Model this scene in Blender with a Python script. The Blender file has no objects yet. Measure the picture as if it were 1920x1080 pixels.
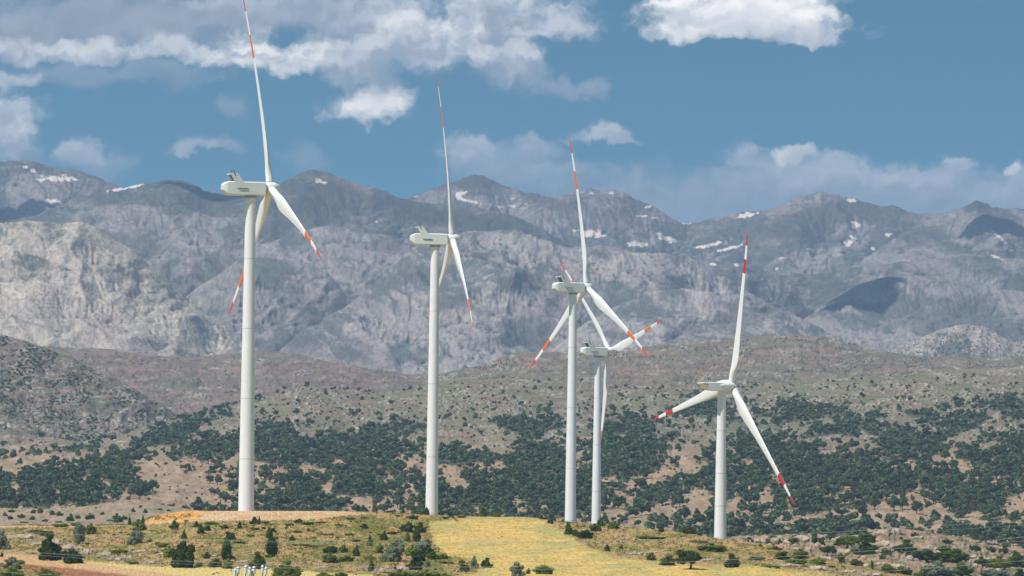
import bpy, bmesh, math, random
import numpy as np
from mathutils import Vector, Matrix
R = math.radians
rng = np.random.default_rng(7)
random.seed(7)
scene = bpy.context.scene
COL = scene.collection

# ------------------------------------------------------------------ camera
F = 10667.0                    # focal length in pixels of the 1920-wide photograph
YH = 980.0                     # row of the horizon
ROLL = R(0.72)
PITCH = math.atan((YH - 540) / F)
cam_d = bpy.data.cameras.new('camera')
cam_d.sensor_width = 36.0
cam_d.lens = F / 1920 * 36.0
cam_d.clip_start = 1.0
cam_d.clip_end = 60000.0
cam = bpy.data.objects.new('camera', cam_d)
COL.objects.link(cam)
CM = Matrix.Rotation(math.pi / 2 + PITCH, 4, 'X') @ Matrix.Rotation(ROLL, 4, 'Z')
cam.matrix_world = CM
scene.camera = cam
CR = np.array(CM.to_3x3())

def pix(px, py):
    """pixel of the photograph -> (tan azimuth, tan elevation) as seen from the camera"""
    px = np.asarray(px, float); py = np.asarray(py, float)
    v = np.stack([(px - 960) / F, (540 - py) / F, -np.ones_like(px * py)], -1)
    w = v @ CR.T
    return w[..., 0] / w[..., 1], w[..., 2] / w[..., 1]

def at(px, py, D):
    a, e = pix(px, py)
    return Vector((float(a) * D, D, float(e) * D))

def proj(x, y, z):
    v = np.stack([x, y, z], -1) @ CR
    return 960 + F * v[..., 0] / -v[..., 2], 540 - F * v[..., 1] / -v[..., 2]

# ------------------------------------------------------------------ light and exposure
SUN_EL, SUN_AZ = R(56), R(232)       # azimuth clockwise from +Y: the sun stands left of and behind the camera
sun_dir = Vector((math.sin(SUN_AZ) * math.cos(SUN_EL), math.cos(SUN_AZ) * math.cos(SUN_EL), math.sin(SUN_EL)))
sun_d = bpy.data.lights.new('sun', 'SUN')
sun_d.energy = 5.0
sun_d.angle = R(0.53)
sun_d.color = (1.0, 0.965, 0.91)
sun = bpy.data.objects.new('sun', sun_d)
sun.rotation_euler = (-sun_dir).to_track_quat('-Z', 'Y').to_euler()
sun.location = (0, 0, 500)
COL.objects.link(sun)
scene.view_settings.view_transform = 'Standard'
scene.view_settings.look = 'None'
scene.view_settings.exposure = 0.0
scene.view_settings.gamma = 1.0
scene.cycles.max_bounces = 5
scene.cycles.volume_bounces = 0
scene.cycles.diffuse_bounces = 2
scene.cycles.transparent_max_bounces = 8
scene.cycles.use_denoising = True

SKY_GAIN = 0.083
world = bpy.data.worlds.new('World')
scene.world = world
world.use_nodes = True
world.cycles.sampling_method = 'MANUAL'; world.cycles.sample_map_resolution = 256
NT = world.node_tree
NT.nodes.clear()

class G:
    """small helper for writing node trees as expressions"""
    def __init__(s, nt): s.nt = nt
    def _in(s, sock, v):
        if isinstance(v, bpy.types.NodeSocket): s.nt.links.new(v, sock)
        elif v is not None: sock.default_value = v
    def m(s, op, a, b=None, c=None, clamp=False):
        n = s.nt.nodes.new('ShaderNodeMath'); n.operation = op; n.use_clamp = clamp
        for i, v in enumerate((a, b, c)):
            if v is not None: s._in(n.inputs[i], v)
        return n.outputs[0]
    def v(s, op, a, b=None, scale=None):
        n = s.nt.nodes.new('ShaderNodeVectorMath'); n.operation = op
        s._in(n.inputs[0], a)
        if b is not None: s._in(n.inputs[1], b)
        if scale is not None: s._in(n.inputs['Scale'], scale)
        return n.outputs['Value'] if op in ('LENGTH', 'DOT_PRODUCT') else n.outputs[0]
    def sep(s, a):
        n = s.nt.nodes.new('ShaderNodeSeparateXYZ'); s._in(n.inputs[0], a); return n.outputs
    def comb(s, x, y, z=0.0):
        n = s.nt.nodes.new('ShaderNodeCombineXYZ')
        for i, q in enumerate((x, y, z)): s._in(n.inputs[i], q)
        return n.outputs[0]
    def noise(s, vec, scale, detail=4.0, rough=0.55, dim='3D', out=0, dist=0.0):
        n = s.nt.nodes.new('ShaderNodeTexNoise'); n.noise_dimensions = dim
        s._in(n.inputs['Vector'], vec); n.inputs['Scale'].default_value = scale
        n.inputs['Detail'].default_value = detail; n.inputs['Roughness'].default_value = rough
        n.inputs['Distortion'].default_value = dist
        return n.outputs[out]
    def mix(s, f, a, b):
        n = s.nt.nodes.new('ShaderNodeMix'); n.data_type = 'RGBA'
        s._in(n.inputs[0], f); s._in(n.inputs[6], a); s._in(n.inputs[7], b)
        return n.outputs[2]
    def mul(s, a, b):
        n = s.nt.nodes.new('ShaderNodeMix'); n.data_type = 'RGBA'; n.blend_type = 'MULTIPLY'
        n.inputs[0].default_value = 1.0
        s._in(n.inputs[6], a); s._in(n.inputs[7], b)
        return n.outputs[2]
    def smooth(s, x, lo, hi):
        n = s.nt.nodes.new('ShaderNodeMapRange'); n.interpolation_type = 'SMOOTHSTEP'
        s._in(n.inputs[0], x); s._in(n.inputs[1], lo); s._in(n.inputs[2], hi)
        return n.outputs[0]

def lin(r, g, b):
    f = lambda c: (c / 255 / 12.92) if c / 255 <= 0.04045 else ((c / 255 + 0.055) / 1.055) ** 2.4
    return (f(r), f(g), f(b), 1.0)

g = G(NT)
tc = NT.nodes.new('ShaderNodeTexCoord')
d = tc.outputs['Generated']
sx, sy, sz = g.sep(d)
sky = NT.nodes.new('ShaderNodeTexSky')
sky.sky_type = 'NISHITA'; sky.sun_disc = False
sky.sun_elevation = SUN_EL; sky.sun_rotation = SUN_AZ
sky.altitude = 1200; sky.air_density = 1.0; sky.dust_density = 0.4; sky.ozone_density = 2.0
g._in(sky.inputs[0], g.v('NORMALIZE', g.comb(sx, sy, g.m('MULTIPLY_ADD', g.m('MAXIMUM', sz, 0.0), 5.0, 0.05))))
skyc = g.mul(sky.outputs[0], (0.40, 1.0, 0.88, 1))
# haze of the horizon, thicker to the left as in the photograph
# cloud space: x to the right, y up, one unit = 100 px of the photograph
yy = g.m('MAXIMUM', sy, 0.08)
P = g.comb(g.m('MULTIPLY', g.m('DIVIDE', sx, yy), F / 100), g.m('MULTIPLY', g.m('DIVIDE', sz, yy), F / 100), 0.0)
w1 = g.noise(P, 0.9, 3.0, 0.55, '2D', 1)
w2 = g.noise(P, 3.2, 4.0, 0.6, '2D', 1)
Pw = g.v('ADD', P, g.v('ADD', g.v('SCALE', g.v('SUBTRACT', w1, (0.5, 0.5, 0.5)), scale=0.62),
                       g.v('SCALE', g.v('SUBTRACT', w2, (0.5, 0.5, 0.5)), scale=0.30)))
Pn = g.v('MULTIPLY', Pw, (0.8, 1.15, 1.0))
n1 = g.noise(Pn, 1.25, 9.0, 0.56, '2D')
n2 = g.noise(g.v('ADD', Pn, (-0.10, 0.17, 0.0)), 1.25, 9.0, 0.56, '2D')
relief = g.m('SUBTRACT', n1, n2)
fine = g.m('MULTIPLY', g.m('SUBTRACT', n1, 0.5), 1.45)
CLOUDS = [  # px, py, rx, ry, opacity, lightness at the top, at the base, flat base
    (1560, 385, 620, 62, .62, .60, .52, 0), (1500, 322, 230, 42, .62, .74, .58, 0), (1290, 345, 210, 46, .40, .56, .50, 0),
    (1800, 348, 200, 44, .62, .66, .56, 0), (1060, 335, 150, 40, .42, .60, .52, 0), (1495, 284, 52, 17, .80, .86, .70, 0),
    (1800, 300, 34, 13, .6, .78, .66, 0), (1905, 318, 26, 14, .7, .84, .7, 0),
    (950, 305, 150, 40, .52, .66, .56, 0), (868, 282, 56, 32, .62, .74, .6, 0), (1010, 268, 40, 20, .5, .7, .6, 0),
    (1118, 258, 62, 26, .78, .72, .58, 1),
    (575, 288, 52, 26, .34, .6, .55, 0), (438, 208, 38, 24, .40, .62, .56, 0), (390, 288, 72, 27, .62, .70, .58, 1),
    (205, 312, 50, 30, .42, .62, .56, 0), (148, 288, 52, 38, .72, .74, .60, 0), (40, 300, 70, 40, .45, .6, .52, 0),
    (15, 232, 62, 66, .95, .80, .56, 0),
    (190, 34, 330, 64, .90, .55, .50, 0), (40, 60, 120, 50, .8, .56, .50, 0), (300, 60, 120, 40, .65, .58, .52, 0),
    (200, 138, 230, 30, .55, .58, .52, 0), (25, 155, 60, 22, .7, .72, .58, 1),
    (65, 108, 105, 38, .88, .80, .58, 1), (180, 108, 110, 38, .88, .80, .60, 1), (300, 104, 90, 34, .80, .78, .58, 1),
    (540, 10, 210, 44, .90, .66, .54, 0), (640, 50, 90, 46, .80, .62, .52, 0),
    (470, 112, 84, 56, .95, .92, .62, 1), (570, 122, 100, 58, .95, .88, .60, 1), (650, 128, 60, 40, .7, .72, .56, 0),
    (684, 214, 90, 60, .96, .92, .66, 1), (712, 152, 46, 44, .55, .68, .56, 0),
    (740, 40, 110, 58, .92, .70, .54, 0), (930, 28, 170, 62, .94, .80, .56, 0), (800, 78, 110, 56, .92, .88, .60, 0), (720, 100, 90, 40, .85, .76, .58, 0),
    (1030, 66, 84, 42, .88, .74, .56, 1), (962, 118, 88, 48, .80, .80, .56, 0), (1060, 158, 60, 18, .45, .62, .56, 0),
    (1125, 164, 36, 20, .55, .62, .56, 0),
    (1395, 58, 205, 62, 1.0, .96, .62, 1), (1420, 20, 150, 50, 1.0, 1.0, .80, 0), (1290, 70, 90, 40, .95, 1.0, .72, 1),
    (1520, 84, 70, 26, .9, .78, .60, 1), (1410, -12, 165, 62, 1.0, .98, .86, 0), (1300, 24, 80, 50, .95, 1.0, .78, 0), (1395, 74, 190, 30, .8, .74, .56, 1),
]
def blob_group(flat):
    gr = bpy.data.node_groups.new('cloud_lobe_flat' if flat else 'cloud_lobe', 'ShaderNodeTree')
    itf = gr.interface
    for nm, ty in (('P', 'NodeSocketVector'), ('C', 'NodeSocketVector'), ('IR', 'NodeSocketVector'), ('Fine', 'NodeSocketFloat'),
                   ('Relief', 'NodeSocketFloat'), ('Op', 'NodeSocketFloat'), ('Top', 'NodeSocketFloat'), ('Base', 'NodeSocketFloat'),
                   ('Color', 'NodeSocketColor')):
        itf.new_socket(nm, in_out='INPUT', socket_type=ty)
    itf.new_socket('Color', in_out='OUTPUT', socket_type='NodeSocketColor')
    gi = gr.nodes.new('NodeGroupInput'); go = gr.nodes.new('NodeGroupOutput')
    h = G(gr); I = {o.name: o for o in gi.outputs}
    q = h.v('MULTIPLY', h.v('SUBTRACT', I['P'], I['C']), I['IR'])
    qx, qy, qz = h.sep(q)
    if flat:
        qy2 = h.m('MAXIMUM', qy, h.m('MULTIPLY', qy, -3.2))
    else:
        qy2 = qy
    r = h.m('SQRT', h.m('ADD', h.m('MULTIPLY', qx, qx), h.m('MULTIPLY', qy2, qy2)))
    dens = h.m('ADD', h.m('SUBTRACT', 1.0, r), h.m('MULTIPLY', I['Fine'], h.m('MULTIPLY_ADD', h.smooth(qy, -0.5, 0.2), 0.7, 0.3)))
    a = h.m('MULTIPLY', h.smooth(dens, -0.08, 0.62), I['Op'])
    t = h.m('ADD', h.m('MULTIPLY_ADD', qy, 1.5 if flat else 0.7, 0.42), h.m('MULTIPLY', I['Relief'], 2.9), clamp=True)
    L = h.m('ADD', h.m('MULTIPLY', I['Top'], t), h.m('MULTIPLY', I['Base'], h.m('SUBTRACT', 1.0, t)))
    L2 = h.m('POWER', L, 1.9)
    tint = h.mix(h.smooth(L, 0.5, 0.95), (0.79, 0.92, 1.11, 1), (0.97, 0.93, 0.89, 1))
    cc = h.v('SCALE', tint, scale=L2)
    gr.links.new(h.mix(a, I['Color'], cc), go.inputs[0])
    return gr
gb = {0: blob_group(0), 1: blob_group(1)}
# clouds are expressed in display light; the sky is scaled first, so both go out through one background
cur = g.v('SCALE', skyc, scale=SKY_GAIN)
for (bx, by, rx, ry, op, top, base, flat) in CLOUDS:
    a, e = pix(bx, by)
    n = NT.nodes.new('ShaderNodeGroup'); n.node_tree = gb[flat]
    # each lobe waits for the one below it, which keeps the shader's memory small
    g._in(n.inputs['P'], g.v('ADD', Pw, g.v('SCALE', cur, scale=1e-7)))
    n.inputs['C'].default_value = (float(a) * F / 100, float(e) * F / 100, 0)
    n.inputs['IR'].default_value = (88 / rx, 88 / ry, 0)
    g._in(n.inputs['Fine'], fine); g._in(n.inputs['Relief'], relief)
    n.inputs['Op'].default_value = op; n.inputs['Top'].default_value = top; n.inputs['Base'].default_value = base
    g._in(n.inputs['Color'], cur)
    cur = n.outputs[0]
bg = NT.nodes.new('ShaderNodeBackground')
bg.inputs[1].default_value = 0.15
g._in(bg.inputs[0], g.v('SCALE', cur, scale=10.0))
wo = NT.nodes.new('ShaderNodeOutputWorld')
NT.links.new(bg.outputs[0], wo.inputs[0])

# ------------------------------------------------------------------ helpers
def tag(o, label=None, cat=None, group=None, kind=None):
    if label: o['label'] = label
    if cat: o['category'] = cat
    if group: o['group'] = group
    if kind: o['kind'] = kind
    return o

def empty(name, loc=(0, 0, 0), rz=0.0):
    o = bpy.data.objects.new(name, None)
    o.location = loc; o.rotation_euler = (0, 0, rz); o.empty_display_size = 2
    COL.objects.link(o)
    return o

def link_mesh(name, me, mats, parent=None):
    o = bpy.data.objects.new(name, me)
    for m in (mats if isinstance(mats, (list, tuple)) else [mats]): me.materials.append(m)
    COL.objects.link(o)
    if parent: o.parent = parent
    return o

def np_mesh(name, V, faces, col=None, smooth=True, corner=False):
    """V (n,3); faces (m,k) all quads or all triangles; col (n,3) per vertex or (m,3) per face"""
    me = bpy.data.meshes.new(name)
    V = np.ascontiguousarray(V, dtype=np.float32); faces = np.ascontiguousarray(faces, dtype=np.int32)
    m, k = faces.shape
    me.vertices.add(len(V)); me.vertices.foreach_set('co', V.ravel())
    me.loops.add(m * k); me.loops.foreach_set('vertex_index', faces.ravel())
    me.polygons.add(m); me.polygons.foreach_set('loop_start', np.arange(0, m * k, k, dtype=np.int32))
    me.polygons.foreach_set('loop_total', np.full(m, k, dtype=np.int32))
    me.polygons.foreach_set('use_smooth', np.full(m, smooth, dtype=bool))
    if col is not None:
        dom = 'FACE' if len(col) == m and len(col) != len(V) else 'POINT'
        at_ = me.attributes.new('tint', 'FLOAT_COLOR', dom)
        c4 = np.ones((len(col), 4), np.float32); c4[:, :3] = col
        at_.data.foreach_set('color', c4.ravel())
    me.update(); me.validate()
    return me

def material(name, color=None, rough=0.9, attr=False, bump=None, spec=0.2, vary=None):
    m = bpy.data.materials.new(name); m.use_nodes = True
    h = G(m.node_tree); b = m.node_tree.nodes['Principled BSDF']
    b.inputs['Roughness'].default_value = rough
    b.inputs['Specular IOR Level'].default_value = spec
    tcn = m.node_tree.nodes.new('ShaderNodeTexCoord')
    if attr:
        an = m.node_tree.nodes.new('ShaderNodeAttribute'); an.attribute_name = 'tint'
        c = an.outputs['Color']
    else:
        c = color
    if vary:
        sc, amt = vary
        nz = h.noise(tcn.outputs['Object'], sc, 5.0, 0.6)
        f = h.m('MULTIPLY_ADD', h.m('SUBTRACT', nz, 0.5), 2 * amt, 1.0)
        c = h.mul(c, h.comb(f, f, f))
    h._in(b.inputs['Base Color'], c)
    if bump:
        sc, dist = bump
        bn = m.node_tree.nodes.new('ShaderNodeBump')
        bn.inputs['Distance'].default_value = dist; bn.inputs['Strength'].default_value = 1.0
        h._in(bn.inputs['Height'], h.noise(tcn.outputs['Object'], sc, 6.0, 0.65))
        m.node_tree.links.new(bn.outputs[0], b.inputs['Normal'])
    return m

# vectorised gradient noise
def perlin(x, y, seed=0):
    x = np.asarray(x, float); y = np.asarray(y, float)
    xi = np.floor(x).astype(np.int64); yi = np.floor(y).astype(np.int64)
    xf = x - xi; yf = y - yi
    def gd(ix, iy, dx, dy):
        h = (ix * 374761393 + iy * 668265263 + seed * 974634777) & 0xffffffff
        h = ((h ^ (h >> 13)) * 1274126177) & 0xffffffff
        h = (h ^ (h >> 16)) & 0xffff
        an = h * (2 * math.pi / 65536)
        return np.cos(an) * dx + np.sin(an) * dy
    u = xf * xf * xf * (xf * (xf * 6 - 15) + 10); v = yf * yf * yf * (yf * (yf * 6 - 15) + 10)
    a = gd(xi, yi, xf, yf); b = gd(xi + 1, yi, xf - 1, yf)
    c = gd(xi, yi + 1, xf, yf - 1); e = gd(xi + 1, yi + 1, xf - 1, yf - 1)
    return (a + (b - a) * u + (c + (e - c) * u - a - (b - a) * u) * v) * 1.5

def fbm(x, y, octv=5, seed=0, gain=0.5, lac=2.03):
    s = 0; a = 1.0; t = 0
    for i in range(octv):
        s = s + a * perlin(x, y, seed + i * 17); t += a
        x = x * lac + 3.1; y = y * lac + 7.7; a *= gain
    return s / t * 1.6

def ridged(x, y, octv=5, seed=0, gain=0.55, lac=2.1):
    s = 0; a = 1.0; t = 0; w = 1.0
    for i in range(octv):
        n = 1 - np.abs(perlin(x, y, seed + i * 31)) * 1.6
        n = n * n * w; w = np.clip(n * 1.4, 0, 1)
        s = s + a * n; t += a
        x = x * lac + 1.7; y = y * lac + 5.3; a *= gain
    return s / t

def sstep(x, lo, hi):
    t = np.clip((x - lo) / (hi - lo), 0, 1)
    return t * t * (3 - 2 * t)

def poly_sd(px, py, pts):
    """signed distance in px to a polygon, positive inside"""
    px = np.asarray(px, float); py = np.asarray(py, float)
    d2 = np.full(px.shape, 1e18); ins = np.zeros(px.shape, bool)
    n = len(pts)
    for i in range(n):
        x0, y0 = pts[i]; x1, y1 = pts[(i + 1) % n]
        ex, ey = x1 - x0, y1 - y0
        t = np.clip(((px - x0) * ex + (py - y0) * ey) / (ex * ex + ey * ey + 1e-9), 0, 1)
        d2 = np.minimum(d2, (px - x0 - t * ex) ** 2 + (py - y0 - t * ey) ** 2)
        if y0 != y1:
            c = ((y0 > py) != (y1 > py)) & (px < ex * (py - y0) / (ey) + x0)
            ins ^= c
    return np.where(ins, 1, -1) * np.sqrt(d2)

def mixc(a, b, t):
    t = np.asarray(t)[..., None]
    return np.asarray(a) * (1 - t) + np.asarray(b) * t

def C3(*c): return np.array(c, float)

def erode(h, k, n, batches, steps, amt, seed):
    """run-off drawn down the slope cuts gullies; returns the cut relief and the run-off itself"""
    r_ = np.random.default_rng(seed); R_, C_ = h.shape; total = np.zeros(h.shape)
    rr = np.arange(R_)[:, None] * k
    for b in range(batches):
        P_ = h + rr
        P_ = (P_ + np.roll(P_, 1, 1) + np.roll(P_, -1, 1)) / 3
        gr, gc = np.gradient(P_)
        pr = R_ * np.sqrt(r_.random(n)); pc = r_.random(n) * (C_ - 1); dr = np.full(n, -.5); dc = np.zeros(n)
        flow = np.zeros(R_ * C_)
        for t in range(steps):
            ir = np.clip(pr.astype(int), 0, R_ - 1); ic = np.clip(pc.astype(int), 0, C_ - 1)
            dr = dr * .45 - gr[ir, ic]; dc = dc * .45 - gc[ir, ic]
            m = np.sqrt(dr * dr + dc * dc) + 1e-6; dr /= m; dc /= m
            pr = pr + dr; pc = pc + dc
            ok = (pr > 0) & (pr < R_ - 1) & (pc > 0) & (pc < C_ - 1)
            flow += np.bincount((ir * C_ + ic)[ok], minlength=R_ * C_)[:R_ * C_]
            pr = np.clip(pr, 0, R_ - 1); pc = np.clip(pc, 0, C_ - 1)
        flow = flow.reshape(R_, C_)
        f = np.log1p(flow * (40000 / n) * .6)
        f[1:-1, 1:-1] = (f[1:-1, 1:-1] * 2 + f[:-2, 1:-1] + f[2:, 1:-1] + f[1:-1, :-2] + f[1:-1, 2:]) / 6
        fade = (1 - np.linspace(0, 1, R_) ** 14)[:, None]
        h = h - amt * (f - f.mean()) * fade
        total = total + f
    return h, total / batches

class Layer:
    """One piece of terrain: a sheet through profiles (each a list of (px, py) plus depth), rising to a crest and falling behind it."""
    def __init__(s, name, profiles, relief, colour, pitch=1.9, mat=None, back=(1500, -260), x0=-130, x1=2050, smooth=6, wear=None, jag=0.0):
        # fine columns across the view, coarser ones carrying the country on beyond it at both sides
        s.a = (np.concatenate([np.arange(x0 - 1300, x0 - 3, 13.0), np.linspace(x0, x1, int((x1 - x0) / pitch)), np.arange(x1 + 13, x1 + 1300, 13.0)]) - 960) / F
        ncol = len(s.a)
        rows_e, rows_D = [], []
        prof = []
        for pts, dep in profiles:
            pts = np.array(pts, float)
            a, e = pix(pts[:, 0], pts[:, 1])
            ee = np.interp(s.a, a, e)
            if np.isscalar(dep): dd = np.full(ncol, float(dep))
            else:
                dp = np.array(dep, float); dd = np.interp(s.a, (dp[:, 0] - 960) / F, dp[:, 1])
            prof.append((ee, dd))
        for k in range(len(prof) - 1):
            gap = np.max(np.abs(prof[k + 1][0] - prof[k][0])) * F
            n = max(4, int(gap / pitch))
            for j in range(n):
                t = j / n
                rows_e.append(prof[k][0] * (1 - t) + prof[k + 1][0] * t)
                rows_D.append(prof[k][1] * (1 - t) + prof[k + 1][1] * t)
        ux = s.a * F
        rows_e.append(prof[-1][0]); rows_D.append(prof[-1][1])
        nj = min(26, len(rows_e))
        for j in range(nj):                     # a broken skyline
            w_ = (1 - j / nj) ** 1.5
            rows_e[-1 - j] = rows_e[-1 - j] + w_ * jag / F * (1.5 * fbm(ux / 34, ux * 0 + .5, 4, 900) + .9 * (ridged(ux / 15, ux * 0 + .5, 3, 901) - .45))
        E_ = np.array(rows_e); D_ = np.array(rows_D)
        nr = len(E_)
        if smooth and len(prof) > 2:
            ker = np.hanning(2 * smooth + 3)[1:-1]; ker /= ker.sum()
            for A in (E_, D_):
                pad = np.concatenate([np.repeat(A[:1], smooth, 0), A, np.repeat(A[-1:], smooth, 0)])
                sm = sum(ker[i] * pad[i:i + nr] for i in range(2 * smooth + 1))
                keep = sstep(np.minimum(np.arange(nr), nr - 1 - np.arange(nr)), 0, 2 * smooth)[:, None]
                A[:] = A * (1 - keep) + sm * keep
        U = np.repeat((s.a * F + 960)[None], nr, 0); V = YH - E_ * F
        T = np.repeat((np.arange(nr) / (nr - 1))[:, None], ncol, 1)
        h = relief(U, V, T)                     # relief in px, along the slope's normal
        s.flow = np.zeros(h.shape)
        if wear: h, s.flow = erode(h, *wear)
        m = D_ / F
        s.h = h
        Y = D_ - 0.75 * h * m
        Z = E_ * D_ + 0.66 * h * m
        E2 = Z / Y
        U2, V2 = proj(s.a[None] * Y, Y, Z)
        s.U, s.V, s.T = U2, V2, T
        col = colour(s, U2, V2, T, h)
        # behind the crest
        nb = 14; bY, bZ = back
        tt = np.linspace(0, 1, nb + 1)[1:, None]
        Yb = Y[-1:] + bY * tt; Zb = Z[-1:] + bZ * (tt * tt * (3 - 2 * tt) * 0.7 + 0.3 * tt)
        Ya = np.concatenate([Y, Yb]); Za = np.concatenate([Z, Zb])
        col = np.concatenate([col, np.repeat(col[-1:], nb, 0)])
        X = s.a[None] * Ya
        s.Y, s.Z = Ya, Za; s.nr = nr
        s.X = X
        N = Ya.shape[0]
        idx = np.arange(N * ncol).reshape(N, ncol)
        q = np.stack([idx[:-1, :-1], idx[:-1, 1:], idx[1:, 1:], idx[1:, :-1]], -1).reshape(-1, 4)
        me = np_mesh(name, np.stack([X, Ya, Za], -1).reshape(-1, 3), q, col.reshape(-1, 3))
        s.obj = link_mesh(name, me, mat)
        tag(s.obj, kind='structure')
        s.best = np.minimum.accumulate(V2, 0)
    def ground(s, px, py):
        """the surface point seen at a pixel"""
        a, e = pix(px, py)
        c = int(np.clip(np.searchsorted(s.a, float(a)), 1, len(s.a) - 1))
        # columns are straight in world azimuth; find the front-most row that reaches this elevation
        E_ = s.Z[:s.nr, c] / s.Y[:s.nr, c]
        j = np.argmax(E_ >= float(e)) if (E_ >= float(e)).any() else int(np.argmax(E_))
        return Vector((float(a) * s.Y[j, c], s.Y[j, c], s.Z[j, c]))
    def height(s, x, y):
        a = x / y
        c = int(np.clip(np.searchsorted(s.a, a), 1, len(s.a) - 1))
        return float(np.interp(y, s.Y[:, c], s.Z[:, c]))
#@@TERRAIN
# ------------------------------------------------------------------ terrain
MT = material('terrain_rock', attr=True, rough=0.95, spec=0.1, vary=(0.02, 0.25), bump=(0.03, 6.0))
MTF = material('terrain_meadow', attr=True, rough=0.95, spec=0.1, vary=(0.9, 0.18), bump=(1.2, 0.25))

LIME = C3(.45, .385, .33); ROCK = C3(.27, .225, .215); PINK = C3(.33, .235, .21); SCRUB = C3(.080, .084, .072)
GREEN = C3(.135, .155, .085); BROWN = C3(.27, .215, .145); EARTH = C3(.36, .235, .145); SNOW = C3(.76, .65, .56)
DARK = C3(.05, .06, .045)

def roughness(U, V, seed):
    """bare broken rock (1) against smooth grassed slopes (0)"""
    return sstep(fbm(U / 150 + V / 400, V / 85 - U / 500, 5, seed + 16, .55), -.22, .22)

def mountain_relief(gx=70, gy=120, amp=16, f_amp=5, seed=0, lean=0.0, keep=0.25):
    def f(U, V, T):
        wx = fbm(U / 160, V / 130, 4, seed + 5) * 46; wy = fbm(U / 140, V / 110, 4, seed + 9) * 40
        x = U + wx + lean * V; y = V + wy
        big = fbm(U / 230, V / 150, 4, seed + 3) + .35 * ridged((U + .6 * V) / 260, (V - .3 * U) / 150, 3, seed + 6)
        gul = ridged(x / gx, y / gy, 5, seed + 1, 0.46)
        fine = ridged((U + wx * .3) / 19, (V + wy * .3) / 24, 4, seed + 2)
        fin2 = fbm(U / 6, V / 7, 3, seed + 4)
        env = keep + (1 - keep) * (1 - T ** 6)
        cliff = sstep(fbm(U / 75, V / 50, 4, seed + 12), -.02, .3)
        tilt = .30 * math.copysign(1, lean) if lean else .12
        ledge = fbm(U / 150, (V + tilt * U + wy * .9) / 8.5, 4, seed + 13) * sstep(fbm(U / 110, V / 60, 3, seed + 14), -.15, .3)
        crack = ridged((U + wx * .4) / 11, (V + wy * .3) / 40, 3, seed + 15)
        ro = .18 + .95 * roughness(U, V, seed)
        gul = .45 + (gul - .45) * (.55 + .45 * ro); fine = .4 + (fine - .4) * ro; fin2 = fin2 * ro
        return env * (1.2 * ro * ledge * (f_amp / 5) + cliff * ro * f_amp * .6 * (crack - .4) + amp * 2.5 * big + amp * (gul - .45) + f_amp * .42 * (fine - .4) + f_amp * .18 * fin2)
    return f

def ell(U, V, cx, cy, rx, ry, ang=0.0):
    c, s_ = math.cos(R(ang)), math.sin(R(ang))
    x = (U - cx) * c + (V - cy) * s_; y = -(U - cx) * s_ + (V - cy) * c
    return 1 - np.sqrt((x / rx) ** 2 + (y / ry) ** 2)

def curv(h):
    """how far each point stands above its neighbourhood"""
    b = h.copy()
    for _ in range(3):
        b[1:-1] = (b[:-2] + 2 * b[1:-1] + b[2:]) / 4
        b[:, 1:-1] = (b[:, :-2] + 2 * b[:, 1:-1] + b[:, 2:]) / 4
    return h - b

def speckle(U, V, cell, seed, frac, r=0.42):
    """dots: scattered bushes too small to model"""
    x = U / cell; y = V / (cell * .8)
    xi = np.floor(x).astype(np.int64); yi = np.floor(y).astype(np.int64)
    out = np.zeros(U.shape)
    h = ((xi * 73856093) ^ (yi * 19349663) ^ (seed * 83492791)) & 0xffffff
    h = (h * 1103515245 + 12345) & 0xffffff
    a = (h & 0xff) / 255; b = ((h >> 8) & 0xff) / 255; c = ((h >> 16) & 0xff) / 255
    dx = x - xi - .3 - .4 * a; dy = y - yi - .3 - .4 * b
    dd = np.sqrt(dx * dx + dy * dy) / (r * (.5 + .6 * c))
    return sstep(1 - dd, 0, .5) * (b * .5 + a * .5 < frac)

SNOWS = [(108,335,36,6,0),(235,352,33,3.5,-12),(96,377,17,4,0),(64,321,6,3.5,0),(47,314,5,2.2,0),(383,355,6,2.5,0),
 (860,366,7,10,0),(868,362,10,3,-20),(868,374,9,3,10),(888,379,11,2.2,15),(1105,438,27,7,6),(1195,458,22,5,0),(1250,447,21,6,20),
 (1330,460,32,3.6,-12),(1365,466,29,3.2,-15),(1400,403,15,4.5,-12),(1420,399,4,3,0),(1385,407,8,2,0),(1605,422,9,6,20),(1590,455,10,6.5,10),(1602,446,8,4,20),(1600,376,12,3.2,12),
 (1872,443,17,2.6,42),(1337,495,9,2.5,0),(1465,484,8,2,-5),(778,367,5,3,0),(1205,405,10,2,0),(1230,409,8,2,0),(1285,418,10,2.5,0),
 (1380,497,7,2.5,0),(1457,504,4,3,0),(1517,467,5,2.5,0),(1668,440,6,4,10),(1638,467,5,3,0),(1215,388,6,3,0),(1108,362,5,2,0),(1148,362,6,2,0),(960,372,4,2,0),(987,383,4,2,20),
 (1865,480,14,2.5,25),(595,338,7,4,-8),(607,342,7,3,5),(1255,400,4,3,0),(935,387,8,2,10),(961,386,9,1.8,12),(706,416,3,1.6,0),(1895,470,5,2,0)]

def snow_mask(U, V, seed):
    n = fbm(U / 9, V / 5, 4, seed)
    m = np.zeros(U.shape)
    for (cx, cy, rx, ry, an) in SNOWS:
        e_ = ell(U, V, cx, cy, rx * .95, ry * .92, an)
        m = np.maximum(m, e_ + n * .8 * (np.abs(e_) < 1.0))
    return sstep(m, .02, .16)

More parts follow.
